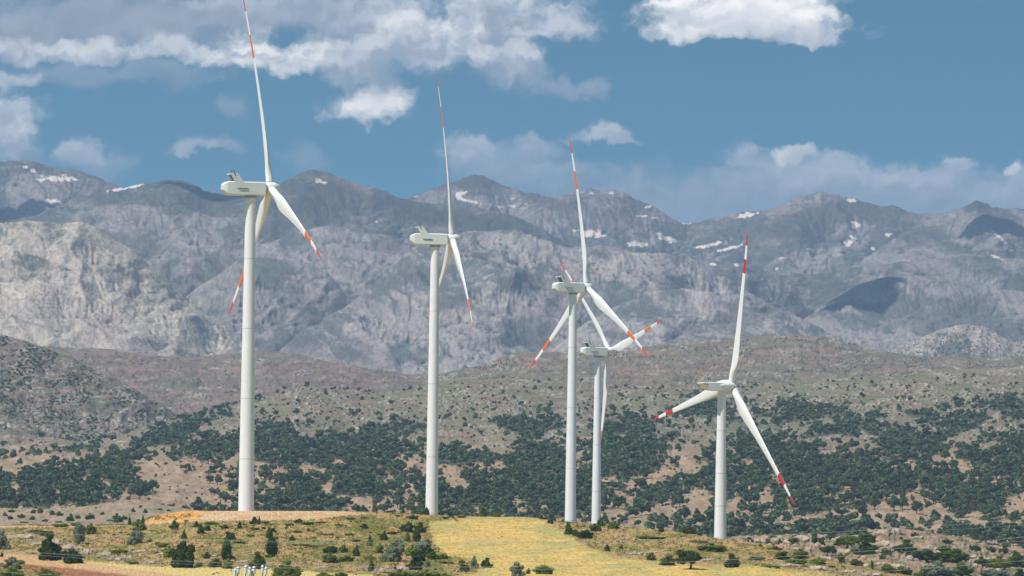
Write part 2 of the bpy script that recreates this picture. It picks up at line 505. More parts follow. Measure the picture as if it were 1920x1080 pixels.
def high_colour(seed, green=.5, dark=(), bands=0.0):
    def f(s, U, V, T, h):
        c = curv(h)
        n1 = fbm(U / 90, V / 42, 6, seed + 40, .58); n2 = fbm(U / 30, V / 14, 5, seed + 41, .6); n3 = fbm(U / 8, V / 5, 3, seed + 42)
        strata = fbm(U / 200 + n1 * .3, V / 7 + n1 * 1.8 + U / 90, 4, seed + 43)
        fl = s.flow - s.flow.mean()
        g_ = sstep(n1 * .5 + n2 * .35 + (green - .5) * 1.6 - c * .12 + fl * .12 + (.5 - roughness(U, V, seed)) * .7, -.30, .35)
        col = mixc(ROCK * .95, SCRUB * 1.15, g_)
        col = mixc(col, LIME * .8, sstep(strata + n2 * .6 - .05, .15, .6) * .6 * (1 - g_ * .6))
        col = mixc(col, PINK * .8, sstep(fbm(U / 120, V / 60, 4, seed + 44), .1, .5) * .30)
        col = col * (1 + .40 * n3 + .28 * n2)[..., None]
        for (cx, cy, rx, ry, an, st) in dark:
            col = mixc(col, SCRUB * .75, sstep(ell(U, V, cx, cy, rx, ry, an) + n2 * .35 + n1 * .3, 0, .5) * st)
        sp = speckle(U + n2 * 6, V, 5.2, seed + 45, .25)
        col = mixc(col, DARK * 1.3, sp * .35)
        return np.clip(mixc(col, SNOW, snow_mask(U, V, seed + 46)), 0.01, .95)
    return f

def rock_colour(seed, light=LIME, shade=ROCK, green=.45, streak=.4, dots=.4, dens=.35, lines=None):
    def f(s, U, V, T, h):
        c = curv(h)
        wx = fbm(U / 90, V / 70, 4, seed + 8) * 30
        n1 = fbm(U / 80, V / 55, 6, seed + 50, .58); n2 = fbm(U / 20, V / 16, 5, seed + 51, .62); n3 = fbm(U / 5, V / 5, 3, seed + 52)
        st = fbm((U - V * .75 + wx) / 10, (V * .8 + U * .6 + wx) / 80, 5, seed + 53, .6)
        fl = s.flow - s.flow.mean()
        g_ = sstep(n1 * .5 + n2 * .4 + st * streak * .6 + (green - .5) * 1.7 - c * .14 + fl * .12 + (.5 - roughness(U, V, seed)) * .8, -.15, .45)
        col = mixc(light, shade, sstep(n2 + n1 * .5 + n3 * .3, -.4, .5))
        col = mixc(col, SCRUB * 1.25, g_ * .9)
        col = mixc(col, PINK, sstep(fbm(U / 140, V / 90, 4, seed + 54), .12, .5) * .35)
        col = col * (1 + .40 * n3 + .38 * st + .22 * n2)[..., None]
        sp = speckle(U + n2 * 9, V + n1 * 5, 4.6, seed + 55, dens) + .8 * speckle(U - n2 * 7, V, 7.5, seed + 56, dens * .5)
        col = mixc(col, DARK * 1.2, np.clip(sp * dots * sstep(n1 + .6, 0, .7), 0, 1))
        return np.clip(mixc(col, SNOW, snow_mask(U, V, seed + 46)), 0.01, .95)
    return f

def flat_relief(amp=4, sx=120, sy=26, seed=0, f_amp=1.2, knob=0):
    def f(U, V, T):
        w = fbm(U / 150, V / 60, 3, seed + 5) * 30
        n = fbm((U + w) / sx, (V + w * .3) / sy, 5, seed)
        r = ridged((U + w) / 34, (V) / 11, 4, seed + 2)
        k = sstep(fbm(U / 60, V / 22, 4, seed + 7), .15, .5) * ridged(U / 9, V / 6, 3, seed + 8) * knob
        return (1 - .7 * T ** 8) * (amp * n + f_amp * (r - .4) + k)
    return f

def hill_colour(seed, base=BROWN, green=.35, red=.3, rock=.3, dots=.7, dens=.4, cell=5.0):
    def f(s, U, V, T, h):
        n1 = fbm(U / 130, V / 30, 6, seed + 60, .57); n2 = fbm(U / 34, V / 9, 5, seed + 61, .6); n3 = fbm(U / 6, V / 3.5, 3, seed + 62)
        bands = fbm(U / 260 + n1 * .2, V / 8 + n1 * 1.4, 4, seed + 63)
        col = mixc(base, EARTH * .85, sstep(n2 + n1, -.2, .7) * .4)
        col = mixc(col, GREEN * 1.0, sstep(n1 + n2 * .5 + (green - .5) * 1.5, -.2, .45) * .75)
        col = mixc(col, C3(.34, .19, .15), sstep(bands + n1 * .4 + (red - .5), .05, .5) * .55)
        rk = sstep(fbm(U / 50, V / 12, 5, seed + 64, .62) + (rock - .5) * .9, .08, .4) * sstep(n3, -.3, .3)
        col = mixc(col, LIME * .85, rk * .8)
        col = mixc(col, SCRUB * 1.1, sstep(fbm(U / 22, V / 7, 5, seed + 66, .65), .12, .5) * .55)
        col = col * (1 + .26 * n3 + .12 * n2)[..., None]
        cl = sstep(fbm(U / 70, V / 26, 4, seed + 65), -.35, .4)
        sp = speckle(U + n2 * 8, V + n1 * 3, cell, seed + 66, dens) + speckle(U - n2 * 6, V, cell * 1.7, seed + 67, dens * .6)
        col = mixc(col, DARK, np.clip(sp * dots * cl, 0, 1))
        return np.clip(col, .01, .9)
    return f

# the far range with its old snow
L1 = Layer('far_mountains',
    [([(-150, 520), (200, 520), (700, 560), (1500, 640), (2050, 640)], 14900),
     ([(-150, 400), (0, 395), (80, 372), (130, 362), (230, 372), (400, 420), (760, 410), (900, 420), (1040, 450), (1100, 445), (1180, 462), (1290, 470), (1400, 480), (1500, 455), (1600, 490), (1690, 470), (1800, 430), (1930, 470), (2050, 470)], 15500),
     ([(-150, 318), (0, 307), (30, 304), (60, 306), (95, 314), (130, 318), (165, 328), (200, 345), (260, 372), (400, 400), (700, 398), (745, 376), (780, 366), (830, 350), (870, 334), (905, 330), (935, 343), (960, 356), (1000, 366), (1040, 377), (1080, 366), (1110, 361), (1150, 359), (1190, 374), (1235, 396), (1290, 417), (1340, 410), (1400, 400), (1450, 390), (1490, 372), (1530, 360), (1570, 361), (1600, 371), (1650, 382), (1670, 380), (1700, 393), (1760, 399), (1792, 390), (1812, 385), (1830, 376), (1850, 382), (1862, 392), (1920, 396), (2050, 400)], 16000)],
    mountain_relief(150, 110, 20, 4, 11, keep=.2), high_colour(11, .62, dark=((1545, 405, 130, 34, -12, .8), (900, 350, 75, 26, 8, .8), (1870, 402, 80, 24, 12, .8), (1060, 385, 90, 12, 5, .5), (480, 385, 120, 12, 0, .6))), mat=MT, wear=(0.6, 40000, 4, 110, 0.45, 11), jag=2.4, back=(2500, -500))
L1d = Layer('right_peak_ridge',
    [([(-150, 1400), (1200, 900), (1450, 640), (1700, 620), (2050, 600)], 14300),
     ([(-150, 1400), (1200, 900), (1450, 600), (1600, 540), (1750, 480), (1850, 450), (1950, 470), (2050, 480)], 14700),
     ([(-150, 1400), (1200, 900), (1440, 590), (1500, 556), (1545, 530), (1600, 496), (1650, 462), (1700, 434), (1740, 414), (1775, 400), (1800, 391), (1818, 384), (1832, 376), (1845, 382), (1862, 393), (1890, 394), (1930, 402), (2050, 420)], 15100)],
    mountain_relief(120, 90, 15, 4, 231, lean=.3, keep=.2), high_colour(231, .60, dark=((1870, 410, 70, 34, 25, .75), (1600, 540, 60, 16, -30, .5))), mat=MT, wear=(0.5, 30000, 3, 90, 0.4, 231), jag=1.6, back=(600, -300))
# the dark mountain in the middle
L2 = Layer('dark_mountain',
    [([(-150, 560), (300, 560), (700, 600), (1100, 600), (1500, 640), (2050, 660)], 12700),
     ([(-150, 440), (100, 430), (330, 400), (430, 410), (520, 405), (590, 385), (700, 400), (800, 430), (900, 445), (1000, 470), (1200, 500), (1400, 540), (1600, 600), (2050, 660)], 13200),
     ([(-150, 470), (0, 420), (60, 408), (130, 380), (200, 360), (235, 354), (270, 345), (300, 339), (335, 337), (360, 344), (385, 356), (430, 364), (480, 360), (520, 350), (555, 332), (590, 321), (615, 324), (650, 336), (680, 345), (710, 352), (745, 366), (800, 378), (850, 386), (900, 390), (940, 400), (985, 415), (1020, 434), (1062, 458), (1120, 476), (1200, 492), (1300, 508), (1400, 540), (1600, 600), (2050, 660)], 13600)],
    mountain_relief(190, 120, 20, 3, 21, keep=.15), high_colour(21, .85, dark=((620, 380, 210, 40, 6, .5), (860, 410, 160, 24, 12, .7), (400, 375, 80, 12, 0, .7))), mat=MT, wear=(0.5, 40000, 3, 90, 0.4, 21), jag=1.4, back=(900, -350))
L2c = Layer('green_foothills',
    [([(-150, 700), (1100, 640), (1500, 690), (2050, 700)], 12000),
     ([(-150, 700), (900, 600), (1240, 560), (1400, 560), (1560, 640), (1700, 600), (2050, 590)], 12400),
     ([(-150, 700), (800, 560), (1080, 520), (1180, 490), (1260, 482), (1340, 490), (1420, 500), (1500, 510), (1600, 500), (1700, 490), (1800, 478), (1900, 486), (2050, 480)], 13000)],
    mountain_relief(130, 80, 20, 4, 31, keep=.2), high_colour(31, .66), mat=MT, wear=(0.5, 40000, 3, 90, 0.4, 31), jag=1, back=(700, -250))
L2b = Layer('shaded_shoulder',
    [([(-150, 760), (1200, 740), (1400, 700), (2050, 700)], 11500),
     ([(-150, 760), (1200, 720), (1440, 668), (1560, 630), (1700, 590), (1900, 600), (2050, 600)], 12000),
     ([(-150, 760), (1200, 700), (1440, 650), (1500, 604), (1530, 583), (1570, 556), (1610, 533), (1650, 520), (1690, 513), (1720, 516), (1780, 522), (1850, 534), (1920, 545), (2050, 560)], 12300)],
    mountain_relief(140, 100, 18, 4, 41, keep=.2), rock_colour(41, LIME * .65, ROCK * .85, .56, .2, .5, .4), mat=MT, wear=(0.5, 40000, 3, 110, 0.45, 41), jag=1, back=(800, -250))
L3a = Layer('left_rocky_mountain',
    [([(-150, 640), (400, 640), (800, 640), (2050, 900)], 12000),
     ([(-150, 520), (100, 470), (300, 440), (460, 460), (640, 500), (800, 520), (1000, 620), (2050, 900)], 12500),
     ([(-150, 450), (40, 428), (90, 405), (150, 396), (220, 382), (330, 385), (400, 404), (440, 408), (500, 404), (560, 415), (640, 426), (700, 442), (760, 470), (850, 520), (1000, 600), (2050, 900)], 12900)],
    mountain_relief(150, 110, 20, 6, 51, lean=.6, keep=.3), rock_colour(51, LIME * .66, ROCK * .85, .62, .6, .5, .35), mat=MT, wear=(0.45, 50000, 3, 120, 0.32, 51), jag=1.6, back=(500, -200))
L2d = Layer('layered_humps',
    [([(-150, 800), (300, 640), (800, 620), (1100, 900), (2050, 1400)], 12000),
     ([(-150, 800), (300, 560), (500, 500), (650, 480), (800, 500), (900, 560), (1100, 900), (2050, 1400)], 12250),
     ([(-150, 800), (300, 560), (400, 500), (450, 468), (520, 450), (570, 431), (605, 424), (640, 428), (680, 424), (715, 437), (750, 456), (800, 468), (860, 480), (950, 600), (1100, 900), (2050, 1400)], 12500)],
    mountain_relief(90, 70, 13, 6, 201, lean=.4, keep=.25), rock_colour(201, LIME * .72, ROCK * .8, .62, .5, .4, .35), mat=MT, wear=(0.5, 30000, 3, 80, 0.28, 201), jag=1.4, back=(250, -120))
L3b = Layer('left_cliffs',
    [([(-150, 900), (300, 740), (800, 760), (1000, 1000), (2050, 1400)], 11450),
     ([(-150, 900), (300, 640), (450, 560), (600, 580), (800, 660), (1000, 1000), (2050, 1400)], 11650),
     ([(-150, 900), (250, 640), (340, 560), (400, 518), (450, 488), (500, 484), (545, 488), (585, 496), (612, 508), (632, 530), (650, 556), (700, 570), (800, 640), (1000, 1000), (2050, 1400)], 11850)],
    mountain_relief(80, 110, 15, 9, 211, lean=.3, keep=.25), rock_colour(211, LIME * .68, ROCK * .75, .58, .6, .5, .4), mat=MT, wear=(0.5, 30000, 3, 90, 0.34, 211), jag=2.0, back=(250, -120))
L3 = Layer('cliff_mountain',
    [([(-150, 800), (300, 720), (800, 740), (1300, 700), (2050, 760)], 10900),
     ([(-150, 1000), (380, 800), (520, 700), (620, 650), (720, 600), (860, 560), (1000, 560), (1200, 560), (1400, 620), (1600, 670), (2050, 760)], 11200),
     ([(-150, 1000), (380, 760), (460, 700), (520, 655), (570, 622), (610, 602), (650, 572), (690, 548), (720, 515), (750, 490), (775, 462), (800, 448), (850, 432), (900, 432), (940, 425), (975, 436), (1010, 455), (1060, 461), (1100, 457), (1150, 466), (1200, 478), (1280, 484), (1325, 504), (1380, 530), (1430, 556), (1480, 583), (1530, 606), (1570, 626), (1640, 655), (2050, 800)], 11500)],
    mountain_relief(120, 130, 26, 8, 61, lean=-.7, keep=.3), rock_colour(61, LIME * .84, ROCK * 1.0, .50, .8, .55, .45), mat=MT, wear=(0.45, 60000, 4, 140, 0.36, 61), jag=2.4, back=(400, -220))
L3e = Layer('right_spur',
    [([(-150, 1400), (800, 900), (1000, 760), (1300, 720), (1600, 740), (2050, 900)], 10700),
     ([(-150, 1400), (800, 900), (1000, 720), (1100, 650), (1250, 600), (1400, 640), (1600, 700), (2050, 900)], 10850),
     ([(-150, 1400), (800, 900), (960, 720), (1020, 668), (1080, 622), (1130, 588), (1180, 560), (1230, 545), (1280, 538), (1330, 545), (1380, 566), (1440, 596), (1500, 622), (1560, 645), (1640, 690), (2050, 900)], 11000)],
    mountain_relief(110, 100, 14, 6, 221, lean=-.6, keep=.25), rock_colour(221, LIME * .86, ROCK * 1.0, .46, .7, .5, .45), mat=MT, wear=(0.5, 30000, 3, 90, 0.3, 221), jag=1.5, back=(200, -90))
L4 = Layer('pale_limestone_hill',
    [([(-150, 760), (300, 720), (600, 740), (2050, 1100)], 8000),
     ([(-150, 560), (100, 540), (200, 560), (300, 610), (420, 660), (600, 720), (2050, 1100)], 8400),
     ([(-150, 425), (0, 419), (60, 415), (110, 420), (150, 418), (178, 428), (210, 447), (245, 465), (275, 492), (300, 515), (345, 555), (385, 590), (420, 612), (455, 640), (500, 662), (560, 690), (660, 740), (2050, 1100)], 8700)],
    mountain_relief(150, 150, 17, 6, 71, lean=-1.0, keep=.15), rock_colour(71, C3(.47, .39, .32), LIME * .76, .32, .9, .6, .45), mat=MT, wear=(0.45, 60000, 3, 140, 0.28, 71), jag=1.2, back=(500, -250))
L7b = Layer('speckled_hill',
    [([(-150, 1000), (1400, 760), (1700, 730), (2050, 720)], 7700),
     ([(-150, 1000), (1400, 740), (1560, 674), (1620, 664), (1680, 650), (1735, 630), (1775, 614), (1810, 609), (1840, 611), (1870, 625), (1900, 640), (1930, 634), (2050, 620)], 8100)],
    mountain_relief(60, 60, 12, 3, 81, keep=.3), rock_colour(81, LIME * .82, ROCK * 1.1, .42, .3, .7, .6), mat=MT, wear=(0.5, 40000, 3, 60, 0.35, 81), jag=1.2, back=(400, -150))
L6 = Layer('red_plateau',
    [([(-150, 860), (400, 840), (800, 800), (1100, 780), (2050, 1000)], 6200),
     ([(-150, 700), (200, 700), (400, 720), (600, 735), (800, 745), (1100, 745), (2050, 1000)], 7000),
     ([(-150, 640), (100, 650), (210, 655), (300, 668), (380, 668), (440, 660), (500, 657), (560, 664), (620, 678), (700, 692), (770, 702), (850, 700), (1000, 720), (2050, 1000)], 7800)],
    flat_relief(12, 130, 28, 91, 6, 2.5), hill_colour(91, C3(.22, .155, .12), .44, .52, .44, .6, .5, 5), mat=MT, back=(500, -60))
L7 = Layer('brown_plateau',
    [([(-150, 1000), (700, 800), (900, 770), (1500, 760), (2050, 740)], 5900),
     ([(-150, 1000), (700, 770), (850, 725), (1000, 700), (1300, 690), (1500, 680), (1700, 694), (2050, 700)], 6500),
     ([(-150, 1000), (700, 760), (810, 708), (850, 696), (880, 690), (905, 683), (935, 672), (960, 664), (985, 660), (1050, 659), (1100, 655), (1200, 651), (1300, 642), (1380, 633), (1450, 629), (1500, 628), (1545, 630), (1575, 638), (1620, 652), (1680, 662), (1750, 669), (1830, 672), (1920, 667), (2050, 660)], 7100)],
    flat_relief(11, 150, 26, 101, 6, 2.5), hill_colour(101, BROWN * .72, .42, .52, .50, .6, .5, 5), mat=MT, back=(500, -60))
L5 = Layer('brown_left_slope',
    [([(-150, 940), (300, 900), (600, 880), (2050, 1200)], 4700),
     ([(-150, 760), (0, 770), (100, 790), (200, 815), (300, 835), (450, 850), (2050, 1200)], 5100),
     ([(-150, 615), (0, 627), (50, 640), (90, 655), (130, 668), (190, 700), (240, 725), (300, 757), (345, 782), (400, 808), (500, 840), (2050, 1200)], 5500)],
    mountain_relief(90, 70, 14, 4, 111, lean=-.5, keep=.2), hill_colour(111, C3(.21, .155, .115), .58, .40, .70, .85, .6, 6), mat=MT, wear=(0.5, 50000, 3, 100, 0.35, 111), jag=1.2, back=(400, -100))

def forest_relief(U, V, T):
    k = sstep(V, 700, 900)
    w = fbm(U / 200, V / 90, 3, 5) * 40
    n = fbm((U + w) / 170, (V + w * .4) / 46, 5, 120)
    r = ridged((U + w) / 70, V / 26, 4, 121)
    kb = sstep(fbm(U / 55, V / 20, 4, 123), .10, .5) * ridged(U / 10, V / 7, 3, 124) * 5
    return (1 - .7 * T ** 8) * ((9 + 5 * k) * n + 7 * (r - .4) + kb)
CLEAR = [(300,890,52,34,10),(345,930,70,18,18),(250,948,90,10,-4),(110,862,75,14,-4),(215,835,40,12,-20),(370,905,30,22,30),(505,915,22,9,30),(610,920,12,16,40),
 (590,885,35,9,15),(420,800,50,16,-12),(350,868,22,8,0),(850,905,34,15,20),(935,880,12,16,10),(720,905,20,6,0),(660,940,40,9,10),(770,880,16,12,0),(900,835,60,14,10),(800,820,30,10,0),
 (1215,905,46,10,-22),(1250,888,30,10,-12),(1245,965,38,12,4),(1150,930,30,7,-14),(1160,965,26,9,0),(1015,945,12,5,0),(1310,940,30,22,20),(1300,880,30,14,-10),(1290,850,40,8,0),
 (1600,935,45,7,-8),(1680,948,68,9,-4),(1590,960,30,6,0),(1740,930,50,8,0),(1620,838,26,7,0),(1540,825,50,7,-8),(1780,872,36,7,-4),(1800,830,30,9,0),(1890,960,30,8,0),(1760,965,40,9,12),
 (1480,985,40,9,-8),(1545,975,26,6,0),(1880,905,30,6,0),(1690,790,50,8,0),(1455,900,14,6,0),(1700,970,60,10,6),(1860,985,60,9,0),(60,838,60,8,-6),(25,880,18,20,0),(200,910,14,5,40),(165,900,8,10,40),(1100,860,20,6,0),(1070,900,10,8,0),(480,880,14,8,0),(640,870,14,6,0),(1360,960,16,16,0),(1400,870,14,8,0),(1360,850,24,8,-10)]
def forest_density(U, V):
    """0..1: where the oak wood stands; the clearings are those of the photograph"""
    base = sstep(V, 800, 880) * 0.10 + sstep(V, 690, 760) * 0.05 + .015
    lobes = [(150,890,220,50,-4),(330,815,130,22,-22),(450,830,150,30,-10),(560,850,120,40,0),(600,925,110,34,0),(700,840,80,36,0),(680,900,90,44,0),(860,860,60,24,0),(760,800,50,14,0),(880,930,110,40,0),(1010,870,90,46,0),(1060,930,110,44,0),(1000,800,60,24,0),
             (1180,850,80,50,0),(1190,800,60,30,0),(1340,900,60,50,0),(1330,770,70,30,0),(1440,850,100,40,0),(1500,775,90,24,0),(1600,800,100,20,-6),(1540,890,140,40,0),(1700,830,110,34,0),(1780,790,80,26,0),(1660,900,110,30,0),(1830,930,90,40,0),(1880,860,70,40,0),(1890,760,60,26,0),(1560,945,120,20,0),(1780,900,80,20,0),(1500,1000,200,18,0),(100,940,140,14,0),(1850,1000,90,20,0),(540,960,160,14,0),(900,975,160,12,0),(1250,930,50,16,0)]
    U = np.where(U < 0, -U, np.where(U > 1920, 3840 - U, U))      # the wood goes on beyond the view
    m = np.full(np.shape(U), -1.0)
    for l in lobes: m = np.maximum(m, ell(U, V, *l))
    n = fbm(np.asarray(U) / 46, np.asarray(V) / 17, 5, 130, .6)
    dns = np.clip(base + sstep(m + n * .95 - .10, -.08, .16) * .95 + np.maximum(n, 0) * .12, 0, 1)
    c = np.full(np.shape(U), -1.0)
    for l in CLEAR: c = np.maximum(c, ell(U, V, *l))
    cl = sstep(c + fbm(np.asarray(U) / 14, np.asarray(V) / 8, 3, 131) * .35, -.12, .12)
    return dns * (1 - .97 * cl) * sstep(V, 676, 716) * (.80 + .20 * sstep(V, 780, 860))
def forest_colour(s, U, V, T, h):
    col = hill_colour(141, BROWN * .78, .44, .40, .56, .5, .35, 5)(s, U, V, T, h)
    n = fbm(U / 30, V / 10, 4, 142)
    low = sstep(V, 800, 880)
    col = mixc(col, EARTH * 1.12 * (1 + .3 * n[..., None]), low * .72)
    up = sstep(n + fbm(U / 110, V / 30, 4, 143) * .8, -.1, .4) * (1 - low) * .6
    col = mixc(col, C3(.19, .185, .095), up * .7)
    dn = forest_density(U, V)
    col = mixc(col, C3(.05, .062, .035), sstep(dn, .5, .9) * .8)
    n3 = fbm(U / 5, V / 3.5, 3, 144)
    return np.clip(col * (1 + .22 * n3)[..., None], .01, .8)
L8 = Layer('wooded_slope',
    [([(-150, 1060), (400, 1040), (1300, 1070), (2050, 1080)], 2850),
     ([(-150, 960), (200, 955), (420, 965), (900, 980), (1400, 990), (2050, 990)], 3150),
     ([(-150, 880), (300, 860), (800, 860), (1400, 850), (2050, 840)], 3900),
     ([(-150, 830), (0, 826), (50, 816), (100, 814), (150, 822), (200, 815), (250, 802), (320, 788), (350, 784), (400, 770), (445, 756), (480, 746), (520, 736), (560, 726), (590, 722), (620, 726), (650, 731), (720, 738), (780, 728), (825, 713), (870, 711), (900, 714), (950, 709), (1050, 714), (1100, 716), (1150, 728), (1230, 728), (1300, 728), (1400, 724), (1500, 714), (1600, 706), (1700, 702), (1780, 694), (1850, 692), (1920, 684), (2050, 680)], 5300)],
    forest_relief, forest_colour, mat=MT, back=(500, -80), pitch=1.6)

def pale_colour(s, U, V, T, h):
    n = fbm(U / 40, V / 8, 5, 150, .6); n3 = fbm(U / 6, V / 3, 3, 151)
    col = mixc(C3(.36, .245, .16), C3(.23, .20, .11), sstep(n, -.3, .5))
    rk = sstep(fbm(U / 26, V / 8, 4, 152), .05, .4)
    col = mixc(col, LIME * .8, rk * .6)
    return np.clip(col * (1 + .3 * n3)[..., None], .01, .8)
L9 = Layer('pale_rise',
    [([(-150, 1030), (400, 1020), (900, 1040), (2050, 1200)], 1900),
     ([(-150, 945), (0, 952), (60, 954), (110, 954), (170, 948), (240, 941), (290, 944), (340, 952), (400, 962), (460, 972), (600, 990), (900, 1030), (2050, 1200)], 2500)],
    flat_relief(2.5, 60, 14, 155, 1.5, 1.5), pale_colour, mat=MT, back=(350, -25))

def crag_relief(U, V, T):
    k = sstep(fbm(U / 90, V / 26, 4, 160) + .25, 0, .45)
    blocks = ridged((U + V * .3) / 15, V / 13, 4, 161, .6)
    st = np.floor((V + fbm(U / 60, V / 30, 3, 163) * 16) / 9)
    step = ((V + fbm(U / 60, V / 30, 3, 163) * 16) / 9 - st) ** 2
    return (1 - .45 * T ** 10) * (3 * fbm(U / 80, V / 30, 4, 162) + k * (13 * (blocks - .4) - 5 * step) + 1.2 * fbm(U / 5, V / 4, 3, 164))
def crag_colour(s, U, V, T, h):
    c = curv(h)
    n = fbm(U / 60, V / 12, 5, 165, .6); n3 = fbm(U / 5, V / 4, 3, 166); n2 = fbm(U / 18, V / 9, 4, 167)
    col = mixc(C3(.30, .205, .135), C3(.42, .31, .22), sstep(n2 + c * .3, -.3, .5))
    col = mixc(col, C3(.40, .22, .13), sstep(n + .1, 0, .45) * .8)
    col = mixc(col, C3(.14, .15, .055), sstep(fbm(U / 36, V / 9, 4, 168), -.12, .25) * .75)
    return np.clip(col * (1 + .32 * n3)[..., None], .02, .8)
L10 = Layer('rocky_ridge',
    [([(-150, 1200), (900, 1120), (1200, 1100), (1500, 1100), (2050, 1120)], [(-150, 1750), (1400, 1750), (2050, 1700)]),
     ([(-150, 1200), (1000, 1080), (1250, 1040), (1320, 1016), (1360, 1006), (1400, 1004), (1450, 1003), (1500, 1001), (1540, 1001), (1580, 1006), (1610, 1004), (1635, 1000), (1655, 993), (1680, 991), (1710, 993), (1735, 996), (1760, 1000), (1800, 1008), (1830, 1018), (1870, 1028), (1920, 1036), (2050, 1050)], 2150)],
    crag_relief, crag_colour, mat=MT, back=(300, -25), pitch=1.5)

# ---- the near hill: track, meadow, golden field, rock ledges
FIELD = [(806, 978), (860, 971), (930, 968), (985, 968), (1018, 972), (1040, 984), (1062, 1000), (1085, 1015), (1110, 1030), (1150, 1043), (1200, 1050), (1300, 1058), (1420, 1062), (1540, 1072), (1580, 1086), (1560, 1200), (600, 1200), (560, 1090), (700, 1084), (830, 1084), (890, 1075), (905, 1062), (880, 1050), (840, 1042), (815, 1020), (806, 1000)]
STRAW = [(150, 1050), (250, 1058), (330, 1062), (450, 1065), (560, 1068), (620, 1075), (700, 1076), (700, 1200), (420, 1200), (300, 1082), (200, 1074), (130, 1060)]
STRIP = [(-200, 1036), (0, 1038), (60, 1040), (140, 1052), (230, 1064), (330, 1078), (420, 1092), (300, 1200), (200, 1100), (110, 1072), (40, 1056), (-200, 1050)]
BANK = [(30, 1056), (110, 1062), (200, 1073), (280, 1084), (260, 1100), (120, 1083), (50, 1068)]
TRACK = [(-200, 988), (100, 989), (180, 988), (250, 985), (300, 982), (380, 978), (440, 976), (520, 976), (600, 974), (640, 968), (700, 963), (640, 958), (420, 956), (340, 958), (380, 968), (330, 975), (250, 981), (100, 986), (-200, 984)]
SPOIL = [(268, 980), (285, 968), (330, 958), (400, 955), (410, 960), (380, 964), (360, 976), (320, 978)]
def near_relief(U, V, T):
    fld = sstep(poly_sd(U, V, FIELD), -4, 10)
    n = fbm(U / 70, V / 22, 4, 170) * 1.6
    t = ridged(U / 9, V / 5, 3, 171) * .7 + fbm(U / 3.2, V / 2.2, 2, 172) * .35
    rk = rock_band(U, V)
    bl = ridged((U + V * .5) / 13, (V - U * .12) / 7, 4, 173, .6)
    bank = sstep(poly_sd(U, V, BANK), -3, 5)
    sp = sstep(poly_sd(U, V, SPOIL), -3, 8)
    trk = sstep(poly_sd(U, V, TRACK), -3, 3)
    return (1 - .8 * T ** 14) * (n * (1 - .6 * fld) + t * (1 - .75 * fld) * (1 - .85 * trk) + rk * (8 * (bl - .35)) - 2.5 * bank + sp * (3 + 1.5 * ridged(U / 12, V / 6, 3, 174))) 
ROCKS = [(60,1012,60,8,8),(110,1016,50,8,10),(145,1030,34,9,24),(165,1032,14,10,0),(195,1035,16,10,20),(215,1047,30,7,18),(250,1032,20,6,10),(275,1056,24,6,10),(300,1036,14,5,20),(600,1064,14,5,8),
         (718,1068,26,6,-14),(750,1066,22,7,-14),(690,1062,16,3,0),(903,1064,9,3,0),(1190,1038,34,6,0),(1330,1048,40,3,0),(1530,1066,90,6,7),(1620,1074,60,8,5),(1490,1060,40,5,4),(1700,1092,60,8,0),(390,1045,30,3,0),(450,1060,22,4,0),(560,1055,30,3,0)]
def rock_band(U, V):
    m = np.full(np.shape(U), -1.0)
    for l in ROCKS: m = np.maximum(m, ell(U, V, *l))
    return sstep(m + fbm(U / 12, V / 6, 3, 175) * .4, 0, .35)
def near_colour(s, U, V, T, h):
    n1 = fbm(U / 80, V / 16, 5, 180, .6); n2 = fbm(U / 20, V / 7, 5, 181, .62); n3 = fbm(U / 4, V / 2.6, 3, 182)
    jx = n2 * 3; e_ = n2 * 3 + n3 * 1.2
    col = mixc(C3(.42, .265, .11), C3(.235, .21, .06), sstep(n1 + n2 * .9, -.2, .35))
    col = mixc(col, C3(.44, .27, .15), sstep(n2 - n1 * .5, .15, .6) * .5)
    lush = sstep(fbm(U / 60, V / 20, 4, 183) + .25 * ell(U, V, 740, 1010, 120, 50), .02, .4)
    col = mixc(col, C3(.14, .155, .032), lush * .75)
    col = mixc(col, C3(.62, .46, .17), sstep(poly_sd(U, V, STRAW) + e_, -1, 3) * .95)
    fld = sstep(poly_sd(U, V, FIELD) + e_ * 1.6 + n1 * 5, -3, 6)
    rows = fbm(U / 60 + V / 30, V / 2.6 + U / 120, 3, 184)
    patch = fbm(U / 110, V / 13, 4, 185)
    fc = mixc(C3(.66, .44, .14), C3(.56, .41, .15), sstep(patch, -.3, .4)) * (1 + .12 * rows + .06 * n3)[..., None]
    fc = mixc(fc, C3(.42, .37, .12), sstep(patch + n2 * .4 + .5 * sstep(poly_sd(U, V, FIELD), 40, 0), .22, .7) * .65)
    col = mixc(col, fc, fld)
    col = mixc(col, mixc(C3(.62, .42, .25), C3(.60, .34, .17), sstep(n2 + n1, -.1, .6)) * (1 + .10 * n3[..., None]), sstep(poly_sd(U, V, TRACK) + e_ * .7, -1, 2) * .9)
    col = mixc(col, C3(.68, .33, .085) * (1 + .4 * n2[..., None]), sstep(poly_sd(U, V, SPOIL) + e_, -1, 3) * .9)
    col = mixc(col, C3(.56, .33, .165) * (1 + .12 * n3[..., None]), sstep(poly_sd(U, V, STRIP) + e_ * .6, -1, 2) * .95)
    col = mixc(col, C3(.30, .12, .06) * (1 + .4 * n2[..., None]), sstep(poly_sd(U, V, BANK) + e_, -1, 3) * .9)
    col = mixc(col, C3(.33, .24, .15) * (1 + .4 * n2[..., None]), rock_band(U, V) * .7)
    k = (1 + .30 * n3 * (1 - .8 * fld))[..., None]
    return np.clip(col * k, .01, .85)
